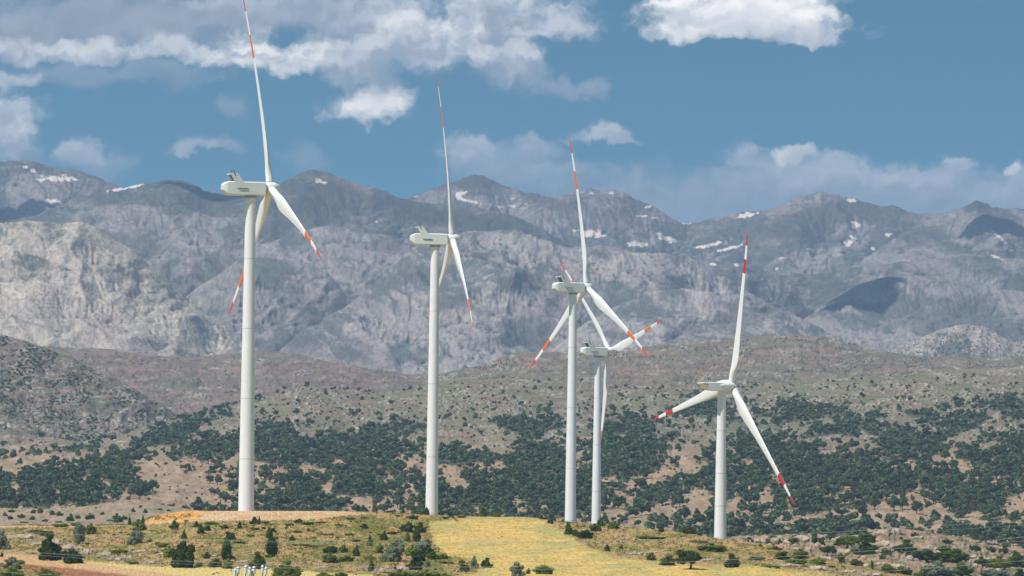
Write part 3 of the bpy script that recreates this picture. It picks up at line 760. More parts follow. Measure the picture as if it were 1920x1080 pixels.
HILL = Layer('near_hill',
    [([(-150, 1240), (2050, 1260)], [(-150, 1080), (2050, 1080)]),
     ([(-150, 1085), (1600, 1085), (2050, 1130)], [(-150, 1290), (2050, 1290)]),
     ([(-150, 988), (0, 986), (60, 985), (110, 987), (170, 986), (240, 984), (270, 976), (300, 966), (345, 958), (420, 958), (520, 958), (620, 958), (700, 960), (760, 962), (800, 965), (860, 967), (930, 969), (985, 969), (1015, 972), (1040, 978), (1075, 981), (1120, 983), (1160, 986), (1200, 991), (1250, 996), (1300, 1001), (1335, 1009), (1380, 1014), (1430, 1020), (1470, 1029), (1510, 1040), (1550, 1050), (1600, 1060), (1660, 1070), (1720, 1082), (2050, 1130)],
      [(-150, 1500), (300, 1520), (700, 1530), (1000, 1540), (1300, 1480), (1400, 1460), (2050, 1440)])],
    near_relief, near_colour, mat=MTF, back=(420, -26), pitch=1.25, smooth=14)

# the level country under and around the hills, out to the horizon
xs = np.concatenate([[-6400, -4500], np.linspace(-2600, 2600, 60), [4500, 6400]])
ys = np.concatenate([[-300, -60, -20, 0, 40, 120, 200, 300, 450, 600, 800, 1000, 1200], np.linspace(1400, 9000, 60), [12000, 15000, 18700]])
gx, gy = np.meshgrid(xs, ys)
gz = -1.8 - 17 * sstep(gy, 10, 230) - 15 * sstep(gy, 1250, 1600) + fbm(gx / 300, gy / 300, 4, 190) * 2.0 * sstep(gy, 200, 600)
gcol = mixc(C3(.42, .31, .15), C3(.25, .22, .11), sstep(fbm(gx / 500, gy / 500, 4, 191), -.3, .3))
gi = np.arange(gx.size).reshape(gx.shape)
gq = np.stack([gi[:-1, :-1], gi[:-1, 1:], gi[1:, 1:], gi[1:, :-1]], -1).reshape(-1, 4)
tag(link_mesh('ground', np_mesh('ground', np.stack([gx, gy, gz], -1).reshape(-1, 3), gq, gcol.reshape(-1, 3)), MTF), kind='structure')
#@@HAZE
HAZE_D = 4.5e-5
hm = bpy.data.materials.new('haze_air'); hm.use_nodes = True
hm.node_tree.nodes.clear()
pv = hm.node_tree.nodes.new('ShaderNodeVolumePrincipled')
pv.inputs['Color'].default_value = (0.54, 0.70, 0.98, 1)
pv.inputs['Density'].default_value = HAZE_D
pv.inputs['Anisotropy'].default_value = 0.0
hmo = hm.node_tree.nodes.new('ShaderNodeOutputMaterial')
hm.node_tree.links.new(pv.outputs[0], hmo.inputs['Volume'])
bm = bmesh.new()
bmesh.ops.create_cube(bm, size=1)
for v in bm.verts:
    v.co = Vector((v.co.x * 13000, (v.co.y + .5) * 19200 - 400, (v.co.z + .5) * 1130 - 60))
me = bpy.data.meshes.new('haze'); bm.to_mesh(me); bm.free()
tag(link_mesh('haze', me, hm), 'pale blue haze hanging over the hills and mountains', 'haze', kind='stuff')
#@@PART2
# ------------------------------------------------------------------ wind turbines
M_WHITE = material('turbine_paint', (.86, .85, .84, 1), rough=0.42, spec=0.4, vary=(0.25, 0.05))
M_TOWER = material('tower_paint', (.83, .815, .81, 1), rough=0.45, spec=0.4, vary=(0.35, 0.09))
M_NAC = material('nacelle_paint', (.72, .74, .70, 1), rough=0.5, spec=0.35, vary=(0.5, 0.07))
M_ORANGE = material('orange_paint', (.80, .185, .045, 1), rough=0.5)
M_RED = material('red_paint', (.70, .085, .045, 1), rough=0.5)
M_CRIM = material('crimson_paint', (.58, .03, .045, 1), rough=0.5)
M_DARK = material('dark_metal', (.06, .065, .065, 1), rough=0.6)
M_GREY = material('grey_metal', (.32, .33, .33, 1), rough=0.5)
M_SEAM = material('seam', (.60, .60, .59, 1), rough=0.6)

def loft(bm, rings, cap=True, mats=None):
    """rings: lists of points with equal counts, joined into one skin"""
    vs = [[bm.verts.new(p) for p in r] for r in rings]
    n = len(rings[0])
    for i in range(len(vs) - 1):
        for j in range(n):
            f = bm.faces.new((vs[i][j], vs[i][(j + 1) % n], vs[i + 1][(j + 1) % n], vs[i + 1][j]))
            if mats: f.material_index = mats[i]
    if cap:
        bm.faces.new(list(reversed(vs[0]))); bm.faces.new(vs[-1])
        if mats:
            bm.faces.ensure_lookup_table(); bm.faces[-1].material_index = mats[-1]

def finish(name, bm, mats, parent=None, smooth=True, angle=35):
    bmesh.ops.recalc_face_normals(bm, faces=bm.faces)
    me = bpy.data.meshes.new(name); bm.to_mesh(me); bm.free()
    if smooth:
        me.polygons.foreach_set('use_smooth', [True] * len(me.polygons))
        try: me.set_sharp_from_angle(angle=R(angle))
        except Exception: pass
    return link_mesh(name, me, mats, parent)

def prism(bm, prof, y0, y1):
    """side profile in x-z pulled from y0 to y1"""
    loft(bm, [[(x, y0, z) for x, z in prof], [(x, y1, z) for x, z in prof]])

def boxm(bm, x0, x1, y0, y1, z0, z1):
    prism(bm, [(x0, z0), (x1, z0), (x1, z1), (x0, z1)], y0, y1)

def tube(bm, p, q, r0, r1=None, seg=8):
    p = Vector(p); q = Vector(q); r1 = r0 if r1 is None else r1
    d_ = (q - p).normalized(); a = d_.orthogonal().normalized(); b = d_.cross(a)
    loft(bm, [[c + (a * math.cos(t) + b * math.sin(t)) * r for t in (2 * math.pi * k / seg for k in range(seg))] for c, r in ((p, r0), (q, r1))])

def blade_mesh(Rr, bend, marks, mats, chords, name='blade', root_r=1.0):
    cr = np.array(chords, float)
    rs = np.unique(np.concatenate([np.linspace(.9, Rr * .3, 16), np.linspace(Rr * .3, Rr, 34), [Rr * m for m in marks], [Rr * .985, Rr * .995]]))
    n = 28
    tt = np.linspace(0, 2 * np.pi, n, endpoint=False)
    rings = []; mi = []
    for r in rs:
        c = np.interp(r, cr[:, 0], cr[:, 1]); th = np.interp(r, cr[:, 0], cr[:, 2]); tw = R(np.interp(r, cr[:, 0], cr[:, 3]))
        k = sstep(np.array(r), Rr * .05, Rr * .17)      # round root to aerofoil
        xc = .5 * (1 + np.cos(tt))                      # 1 = trailing edge
        yt = 5 * th * (.2969 * np.sqrt(xc) - .126 * xc - .3516 * xc ** 2 + .2843 * xc ** 3 - .1036 * xc ** 4)
        ya = np.where(np.sin(tt) >= 0, yt * 1.15, -yt * .85) * c
        xa = (.32 - xc) * c
        xr = -root_r * np.cos(tt); yr = root_r * np.sin(tt)
        lead = xr * (1 - k) + xa * k; up_ = yr * (1 - k) + ya * k
        X = up_ * math.cos(tw) + lead * math.sin(tw)
        Yc = lead * math.cos(tw) - up_ * math.sin(tw)
        off = -bend * (r / Rr) ** 2.3
        rings.append([(X[i] + off, Yc[i], r) for i in range(n)])
        mi.append(0)
    mids = [(rs[i] + rs[i + 1]) / 2 / Rr for i in range(len(rs) - 1)]
    mats_i = []
    for q in mids:
        mats_i.append(1 if marks[0] < q < marks[1] else (2 if q > marks[2] else 0))
    mats_i.append(2)
    bm = bmesh.new(); loft(bm, rings, True, mats_i)
    bmesh.ops.recalc_face_normals(bm, faces=bm.faces)
    me = bpy.data.meshes.new(name); bm.to_mesh(me); bm.free()
    me.polygons.foreach_set('use_smooth', [True] * len(me.polygons))
    for m in mats: me.materials.append(m)
    return me

CH_A = [(0.9, 2.0, .9, 14), (3, 2.1, .8, 14), (6, 2.9, .5, 13), (10.5, 4.0, .34, 10), (14, 3.75, .28, 8), (20, 3.0, .24, 5.5), (30, 2.1, .21, 3), (40, 1.5, .19, 1.5), (49, 1.0, .17, .5), (53, .65, .16, 0), (54.3, .36, .15, 0), (54.7, .12, .15, 0)]
CH_B = [(0.9, 1.9, .9, 13), (2.5, 2.0, .8, 13), (5, 2.9, .5, 12), (8.5, 3.5, .34, 9), (12, 3.1, .28, 7), (18, 2.4, .24, 4.5), (26, 1.75, .21, 2.5), (34, 1.25, .19, 1), (40, .85, .17, .3), (43, .5, .16, 0), (44, .12, .15, 0)]
BL_A = blade_mesh(54.7, 2.2, (.65, .77, .89), (M_WHITE, M_ORANGE, M_RED), CH_A)
BL_B = blade_mesh(44.0, 0.3, (.74, .83, .92), (M_WHITE, M_CRIM, M_CRIM), CH_B)

def revolve(bm, prof, seg=40, axis='X'):
    rings = []
    for x, r in prof:
        ring = []
        for k in range(seg):
            t = 2 * math.pi * k / seg
            ring.append((x, r * math.cos(t), r * math.sin(t)) if axis == 'X' else (r * math.cos(t), r * math.sin(t), x))
        rings.append(ring)
    loft(bm, rings)

def tower(root, H, r0, r1, seams):
    bm = bmesh.new()
    zs = sorted(set([0, H] + [z for s_ in seams for z in (H * s_ - .12, H * s_ + .12)] + [H * k / 14 for k in range(1, 14)]))
    prof = []
    for z in zs:
        r = r0 + (r1 - r0) * (z / H) ** 1.15
        prof.append((z, r))
    revolve(bm, prof, 64, 'Z')
    t = finish('tower', bm, M_TOWER, root)
    for s_ in seams:                                    # flange joints
        z = H * s_; r = r0 + (r1 - r0) * (z / H) ** 1.15
        bm = bmesh.new()
        revolve(bm, [(z - .07, r - .05), (z - .07, r + .035), (z + .07, r + .035), (z + .07, r - .05)], 64, 'Z')
        finish('flange_ring', bm, M_SEAM, t)
    return t

def turbine_modern(label, px, py, D, az, yaw):
    hub = at(px, py, D); th = R(yaw)
    OV = 5.5
    base = hub - Vector((math.cos(th), math.sin(th), 0)) * OV
    gz_ = terrain_z(base.x, base.y) - .4
    root = empty('wind_turbine', (base.x, base.y, gz_), th)
    tag(root, label, 'wind turbine', 'white wind turbines')
    Hh = hub.z - gz_
    tower(root, Hh - 2.2, 2.12, 1.34, (.17, .36, .58, .80))
    # nacelle: an eight-sided body, bevelled at the rear
    def sec(x, hw, zt, zb, c): return [(x, -hw, zb + c), (x, -hw, zt - c), (x, -hw + c, zt), (x, hw - c, zt), (x, hw, zt - c), (x, hw, zb + c), (x, hw - c, zb), (x, -hw + c, zb)]
    o = Vector((OV, 0, Hh))
    def shift(pts): return [(a_ + o.x, b_ + o.y, c_ + o.z) for a_, b_, c_ in pts]
    bm = bmesh.new()
    loft(bm, [shift(sec(*q)) for q in ((-13.55, 1.15, .45, -1.0, .25), (-13.2, 1.5, .85, -1.45, .3), (-12.5, 1.84, 1.22, -2.1, .32), (-11.9, 1.95, 1.36, -2.32, .3), (-6, 1.95, 1.38, -2.32, .26), (-1.9, 1.95, 1.38, -2.28, .26), (-1.72, 1.8, 1.2, -2.1, .26))])
    nac = finish('nacelle', bm, M_NAC, root, angle=14)
    bm = bmesh.new()
    revolve(bm, [(-1.75 + 0, 1.35), (-1.2, 1.35)], 32); bmesh.ops.translate(bm, verts=bm.verts, vec=o); finish('rotor_bearing', bm, M_NAC, nac)
    bm = bmesh.new(); revolve(bm, [(-.35, 1.75), (.12, 1.78), (.14, 1.55)], 32, 'Z'); bmesh.ops.translate(bm, verts=bm.verts, vec=(0, 0, Hh - 2.55)); finish('yaw_ring', bm, M_GREY, root)
    for sg in (-1, 1):
        bm = bmesh.new()
        pr = [(-11.8, 3.5), (-9.75, 3.5), (-7.9, 1.2), (-6.8, -.43), (-9.65, -.43)]
        y0, y1 = (sg * 1.97, sg * 2.2)
        prism(bm, [(x + o.x, z + o.z) for x, z in pr], min(y0, y1), max(y0, y1))
        bmesh.ops.bevel(bm, geom=bm.edges[:], offset=.04, segments=1, affect='EDGES')
        finish('cooler_side_panel', bm, M_NAC, nac, smooth=False)
        bm = bmesh.new()
        y2 = sg * 1.975
        prism(bm, [(x + o.x, z + o.z) for x, z in ((-9.9, -.5), (-6.5, -.5), (-6.5, -.58), (-9.9, -.58))], min(y2, sg * 1.9), max(y2, sg * 1.9))
        finish('panel_joint', bm, M_DARK, nac, smooth=False)
    bm = bmesh.new(); boxm(bm, o.x - 11.75, o.x - 9.8, -1.97, 1.97, o.z + 3.22, o.z + 3.46); finish('cooler_roof', bm, M_NAC, nac, smooth=False)
    bm = bmesh.new()
    prism(bm, [(x + o.x, z + o.z) for x, z in ((-10.9, 3.2), (-10.5, 3.2), (-8.7, 1.0), (-9.1, 1.0))], -1.95, 1.95)
    rad = finish('radiator', bm, M_DARK, nac, smooth=False)
    bm = bmesh.new()
    for k in range(9):
        z = 1.35 + k * .22; x = -10.98 + (3.2 - z) * .82
        boxm(bm, o.x + x - .05, o.x + x + .02, -1.9, 1.9, o.z + z, o.z + z + .05)
    finish('radiator_fins', bm, M_GREY, rad, smooth=False)
    for y in (-1.2, 1.2):
        bm = bmesh.new(); tube(bm, o + Vector((-10.6, y, 3.4)), o + Vector((-10.6, y, 4.3)), .06); tube(bm, o + Vector((-10.75, y, 4.3)), o + Vector((-10.35, y, 4.36)), .09)
        finish('wind_sensor', bm, M_DARK, nac)
    bm = bmesh.new(); tube(bm, o + Vector((-10.3, -2.22, 2.7)), o + Vector((-10.75, -2.22, 3.7)), .12); finish('mast_clamp', bm, M_DARK, nac)
    rot = empty('rotor', (OV, 0, Hh)); rot.parent = root; rot.rotation_euler = (0, R(-5), 0)
    bm = bmesh.new(); revolve(bm, [(-1.2, 1.35), (-1.12, 1.58), (-.4, 1.66), (.5, 1.62), (1.1, 1.45), (1.7, 1.15), (2.3, .75), (2.7, .36), (2.82, .05)], 40)
    finish('hub', bm, M_WHITE, rot, angle=50)
    for k in range(3):
        b = bpy.data.objects.new('blade', BL_A); COL.objects.link(b); b.parent = rot; b.rotation_euler = (R(az + 120 * k), 0, 0)
        bm = bmesh.new(); revolve(bm, [(1.45, 1.0), (1.45, 1.12), (1.75, 1.12), (1.75, 1.0)], 32, 'Z'); c = finish('root_collar', bm, M_SEAM, b)
    return root

def turbine_classic(label, px, py, D, az, yaw):
    hub = at(px, py, D); th = R(yaw); OV = 3.2
    base = hub - Vector((math.cos(th), math.sin(th), 0)) * OV
    gz_ = terrain_z(base.x, base.y) - .4
    root = empty('wind_turbine', (base.x, base.y, gz_), th)
    tag(root, label, 'wind turbine', 'white wind turbines')
    Hh = hub.z - gz_; o = Vector((OV, 0, Hh))
    tower(root, Hh - 1.5, 1.75, 1.12, (.3, .5, .76))
    bm = bmesh.new()
    def sec(x, hw, zt, zb, c): return [(x + o.x, y, z + o.z) for y, z in ((-hw, zb + c), (-hw, zt - c), (-hw + c, zt), (hw - c, zt), (hw, zt - c), (hw, zb + c), (hw - c, zb), (-hw + c, zb))]
    loft(bm, [sec(*q) for q in ((-10.2, 1.55, .84, .55, .08), (-9.4, 1.62, .86, -.15, .12), (-8.3, 1.66, .88, -.95, .14), (-7.3, 1.7, .9, -1.35, .16), (-3.8, 1.7, .95, -1.42, .16), (-1.6, 1.6, 1.1, -1.40, .25), (-.6, 1.35, 1.2, -1.25, .4))])
    nac = finish('nacelle', bm, M_WHITE, root, angle=18)
    bm = bmesh.new()                                     # bonnet over the main shaft
    rings = []
    for x, hw, zt in ((-5.0, .5, .98), (-4.2, .85, 1.25), (-3.0, 1.1, 1.62), (-1.8, 1.2, 1.74), (-.7, 1.15, 1.62)):
        rings.append([(x + o.x, hw * math.cos(t), o.z + .7 + (zt - .7) * math.sin(t)) for t in np.linspace(0, math.pi, 14)])
    loft(bm, rings); finish('bonnet', bm, M_WHITE, nac, angle=60)
    for sg in (-1, 1):                                   # rounded side fairings
        bm = bmesh.new(); rings = []
        for x, r in ((-5.3, .08), (-5.0, .38), (-4.3, .62), (-3.2, .78), (-1.6, .86), (-.5, .84)):
            rings.append([(x + o.x, sg * 1.45 + .62 * r * math.cos(t), o.z + .05 + r * math.sin(t)) for t in np.linspace(0, 2 * math.pi, 20, endpoint=False)])
        loft(bm, rings); finish('side_fairing', bm, M_WHITE, nac, angle=70)
        for k in range(2):
            bm = bmesh.new(); boxm(bm, o.x - 9.75 + k * .75, o.x - 9.4 + k * .75, sg * 1.6 - .12, sg * 1.6 + .12, o.z + .18 - k * .05, o.z + .48 - k * .05)
            finish('air_vent', bm, M_DARK, nac, smooth=False)
    for x in (-7.4, -6.9):
        bm = bmesh.new(); tube(bm, o + Vector((x, 0, .8)), o + Vector((x, 0, 2.6 + (x + 7.4) * -.8)), .05); tube(bm, o + Vector((x - .3, 0, 1.6)), o + Vector((x + .35, 0, 2.0)), .05)
        finish('wind_sensor', bm, M_DARK, nac)
    rot = empty('rotor', o); rot.parent = root; rot.rotation_euler = (0, R(-5), 0)
    bm = bmesh.new(); revolve(bm, [(-1.0, 1.2), (-.95, 1.46), (0, 1.56), (.6, 1.48), (1.1, 1.22), (1.5, .8), (1.68, .35), (1.7, .04)], 40); finish('hub', bm, M_WHITE, rot, angle=60)
    for k in range(3):
        b = bpy.data.objects.new('blade', BL_B); COL.objects.link(b); b.parent = rot; b.rotation_euler = (R(az + 120 * k), 0, 0)
        bm = bmesh.new(); revolve(bm, [(1.35, .98), (1.35, 1.06), (1.55, 1.06), (1.55, .98)], 32, 'Z'); finish('root_collar', bm, M_SEAM, b)
    return root

def terrain_z(x, y):
    z = -36.0
    for L_ in (HILL, L10, L9, L8):
        c = int(np.clip(np.searchsorted(L_.a, x / y), 1, len(L_.a) - 1))
        if L_.Y[0, c] <= y <= L_.Y[-1, c]: z = max(z, L_.height(x, y))
    return z

turbine_modern('tallest white wind turbine, standing on the bare earth track at the left', 507, 352, 1531, -7.5, 18.4)
turbine_modern('white wind turbine with narrowest rotor, behind the left end of the golden field', 848, 447, 1816, 5.7, 9.1)
T3_ = turbine_modern('large white wind turbine beside the golden field, left of two close towers', 1100, 538, 2059, -1.9, 26.5)
turbine_modern('smallest white wind turbine with orange tips, right of two close towers', 1143, 658, 2425, -43.0, 26.6)
turbine_classic('white wind turbine with crimson tips and flat wedge nacelle, alone at the right', 1372, 724, 1567, 18.2, 29.4)
# ------------------------------------------------------------------ trees and bushes
MLEAF = bpy.data.materials.new('foliage'); MLEAF.use_nodes = True
_h = G(MLEAF.node_tree); _b = MLEAF.node_tree.nodes['Principled BSDF']
_a = MLEAF.node_tree.nodes.new('ShaderNodeAttribute'); _a.attribute_name = 'tint'
_oi = MLEAF.node_tree.nodes.new('ShaderNodeObjectInfo')
_r = _oi.outputs['Random']
_h._in(_b.inputs['Base Color'], _h.mul(_a.outputs['Color'], _h.mix(_r, (.82, .88, .9, 1), (1.18, 1.12, 1.0, 1))))
_b.inputs['Roughness'].default_value = .7; _b.inputs['Specular IOR Level'].default_value = .06
MBARK = material('bark', (.13, .10, .075, 1), rough=.95, vary=(3, .3))

def crown_arrays(lumps, nleaf, leaf, col, r_, squash=1.0, lowcore=False):
    """leaf-sized faces spread over and inside a handful of lumps, round a rough dark-free core"""
    V, Q, C = [], [], []
    lumps = np.array(lumps, float)
    w = lumps[:, 3] ** 2; w /= w.sum()
    k = r_.choice(len(lumps), nleaf, p=w)
    dr = r_.normal(size=(nleaf, 3)); dr /= np.linalg.norm(dr, axis=1)[:, None]
    dr[:, 2] = np.where(dr[:, 2] < -.35, -dr[:, 2], dr[:, 2])
    rad = lumps[k, 3] * (.72 + .36 * r_.random(nleaf) ** .7)
    c = lumps[k, :3] + dr * rad[:, None] * np.array([1, 1, squash])
    nrm = dr + r_.normal(size=(nleaf, 3)) * .55; nrm /= np.linalg.norm(nrm, axis=1)[:, None]
    t1 = np.cross(nrm, r_.normal(size=(nleaf, 3))); t1 /= np.linalg.norm(t1, axis=1)[:, None]; t2 = np.cross(nrm, t1)
    s1 = leaf * (.6 + .8 * r_.random(nleaf))[:, None]; s2 = s1 * (.45 + .4 * r_.random(nleaf))[:, None]
    q = np.stack([c - t1 * s1, c - t2 * s2, c + t1 * s1, c + t2 * s2], 1).reshape(-1, 3)
    V.append(q); Q.append(np.arange(nleaf * 4).reshape(-1, 4)); off = nleaf * 4
    tone = (.45 + 1.1 * r_.random(nleaf)) * (.86 + .28 * r_.random(len(lumps)))[k]
    hue = r_.normal(size=nleaf) * .10
    cc = np.array(col)[None] * tone[:, None]; cc = cc * np.stack([1 + hue, np.ones(nleaf), 1 - hue], 1)
    C.append(cc)
    a_, b_ = (4, 6) if lowcore else (5, 8)
    la = np.linspace(-1.35, 1.35, a_); lo = np.linspace(0, 2 * np.pi, b_, endpoint=False)
    for L_ in lumps:
        rr = L_[3] * .80 * (1 + .18 * r_.normal(size=(a_, b_)))
        x = rr * np.cos(la)[:, None] * np.cos(lo)[None]; y = rr * np.cos(la)[:, None] * np.sin(lo)[None]; z = rr * np.sin(la)[:, None] * squash
        V.append(np.stack([x + L_[0], y + L_[1], z + L_[2]], -1).reshape(-1, 3))
        id_ = np.arange(a_ * b_).reshape(a_, b_) + off
        nx = np.roll(id_, -1, 1)
        Q.append(np.stack([id_[:-1], nx[:-1], nx[1:], id_[1:]], -1).reshape(-1, 4)); off += a_ * b_
        nf = (a_ - 1) * b_
        C.append(np.array(col)[None] * (.7 + .4 * r_.random((nf, 1))))
    return np.concatenate(V), np.concatenate(Q), np.clip(np.concatenate(C), .004, .8)

def lumps_for(kind, r_):
    L_ = []
    if kind == 'tree':            # rounded broad crown on a short trunk
        for i in range(15):
            a_ = r_.random() * 6.28; q = r_.random() ** .6 * .36
            L_.append((q * math.cos(a_), q * math.sin(a_), .34 + .50 * r_.random() * (1.15 - q), .09 + .10 * r_.random()))
        L_.append((0, 0, .60, .25))
    elif kind == 'cone':
        for i in range(9):
            t = i / 8; L_.append((r_.normal() * .06, r_.normal() * .06, .10 + .80 * t, .30 * (1 - t) + .07))
    elif kind == 'column':
        for i in range(9):
            t = i / 8; L_.append((r_.normal() * .13, r_.normal() * .13, .14 + .70 * t, .22 + .08 * math.sin(t * 3.1)))
    elif kind == 'low':
        for i in range(9):
            x = (r_.random() - .5) * .74; L_.append((x, (r_.random() - .5) * .5, .12 + .26 * r_.random() * (1 - abs(x)), .12 + .08 * r_.random()))
    else:                          # round bush sitting on the ground
        for i in range(17):
            a_ = r_.random() * 6.28; q = r_.random() ** .6 * .37
            L_.append((q * math.cos(a_), q * math.sin(a_), .12 + .66 * r_.random() * (1.2 - q * 1.8), .08 + .11 * r_.random()))
        L_.append((0, 0, .32, .24)); L_.append((.04, .02, .5, .17))
        for i in range(6): L_.append((.27 * math.cos(i * 1.05), .27 * math.sin(i * 1.05), .11, .13))
    return L_

def trunk_mesh(h=.45, r=.035, limbs=3, r_=None):
    bm = bmesh.new()
    tube(bm, (0, 0, -.06), (.02, .01, h * .55), r * 1.3, r, 8); tube(bm, (.02, .01, h * .55), (0, .02, h), r, r * .7, 8)
    for i in range(limbs):
        a_ = i * 2.1 + .5
        tube(bm, (.01, .01, h * .6), (.2 * math.cos(a_), .2 * math.sin(a_), h + .15), r * .6, r * .25, 6)
    bmesh.ops.recalc_face_normals(bm, faces=bm.faces)
    me = bpy.data.meshes.new('trunk'); bm.to_mesh(me); bm.free(); me.materials.append(MBARK)
    return me

TINT = {'green': (.150, .195, .022), 'dark': (.062, .095, .014), 'silver': (.175, .205, .125), 'deep': (.050, .078, .013), 'olive': (.110, .138, .022), 'gold': (.26, .23, .03)}
PROTO = {}
def proto(kind, tint, var, big):
    key = (kind, tint, var, big)
    if key not in PROTO:
        r_ = np.random.default_rng(abs(hash(kind)) % 1 + var * 13 + len(kind) * 7 + len(tint))
        V, Q, C = crown_arrays(lumps_for(kind, r_), 2600 if big else 900, .026 if big else .045, TINT[tint], r_)
        me = np_mesh('crown', V, Q, C, smooth=False); me.materials.append(MLEAF)
        tr = trunk_mesh(.5 if kind == 'tree' else .3, .035 if kind == 'tree' else .015)
        PROTO[key] = (me, tr)
    return PROTO[key]

def plant(name, P_, w, h, kind, tint, var, big=False):
    me, tr = proto(kind, tint, var, big)
    root = empty(name, P_, random.random() * 6.28); root.scale = (w, w, h)
    for nm, m in (('crown', me), ('trunk', tr)):
        o = bpy.data.objects.new(nm, m); COL.objects.link(o); o.parent = root
    return root

# words for a spot of the near hill, by what one can find there
SPOTS = [(60, 1005, "the far left rock ledge"), (40, 1070, "the red earth bank"), (165, 1032, "the left boulders"),
         (255, 1045, "the rocks beside the big oak"), (340, 1035, 'the big dark oak'), (330, 972, 'the orange spoil heap'), (462, 966, 'the foot of the tallest tower'), (560, 972, "the bare track"),
         (468, 1074, 'the white insulators'), (560, 1015, "the meadow under the tallest tower"), (640, 1045, "the meadow beside the silver bush"), (702, 950, "the lone sapling on the crest"),
         (735, 1035, 'the big silver bush'), (725, 1068, 'the orange rock slabs'), (790, 1010, "the field upper left corner"), (830, 1050, "the field lower left corner"), (806, 958, "the second tower foot"),
         (910, 968, "the field far edge"), (890, 1064, "the two pale boulders"), (990, 1075, "the field near side"), (1067, 972, "the two close towers"), (1100, 1005, "the grass under the close towers"),
         (1150, 1030, "the open grass beside the field"), (1215, 1035, "the pale scree"), (1295, 1045, "the trunked oak"), (1350, 1012, "the rightmost tower foot"),
         (1400, 1058, "the grass beside the trunked oak"), (1500, 1045, "the thicket under the ridge"), (1600, 1065, "the pale ledge"), (1700, 1075, 'the bottom right slope'), (1560, 1010, "the ridge low cliffs"),
         (1700, 1010, "the ridge rounded top"), (1850, 1030, "the ridge right end"), (90, 968, "the far left pale rise"), (220, 968, 'the pale rise beside the heap')]
PLANTS = []
TW = {'green': 'bright green', 'dark': 'dark green', 'silver': 'silvery grey-green', 'deep': 'blackish green', 'olive': 'olive green', 'gold': 'yellow-green'}
KW = {'tree': 'oak', 'cone': 'pointed sapling', 'column': 'upright bush', 'low': 'low bush', 'bush': 'round bush'}
def side(dx, dy):
    if abs(dx) < 9 and abs(dy) < 9: return 'right at'
    if abs(dx) > 1.6 * abs(dy): return 'left of' if dx < 0 else 'right of'
    return 'above' if dy < 0 else 'below'
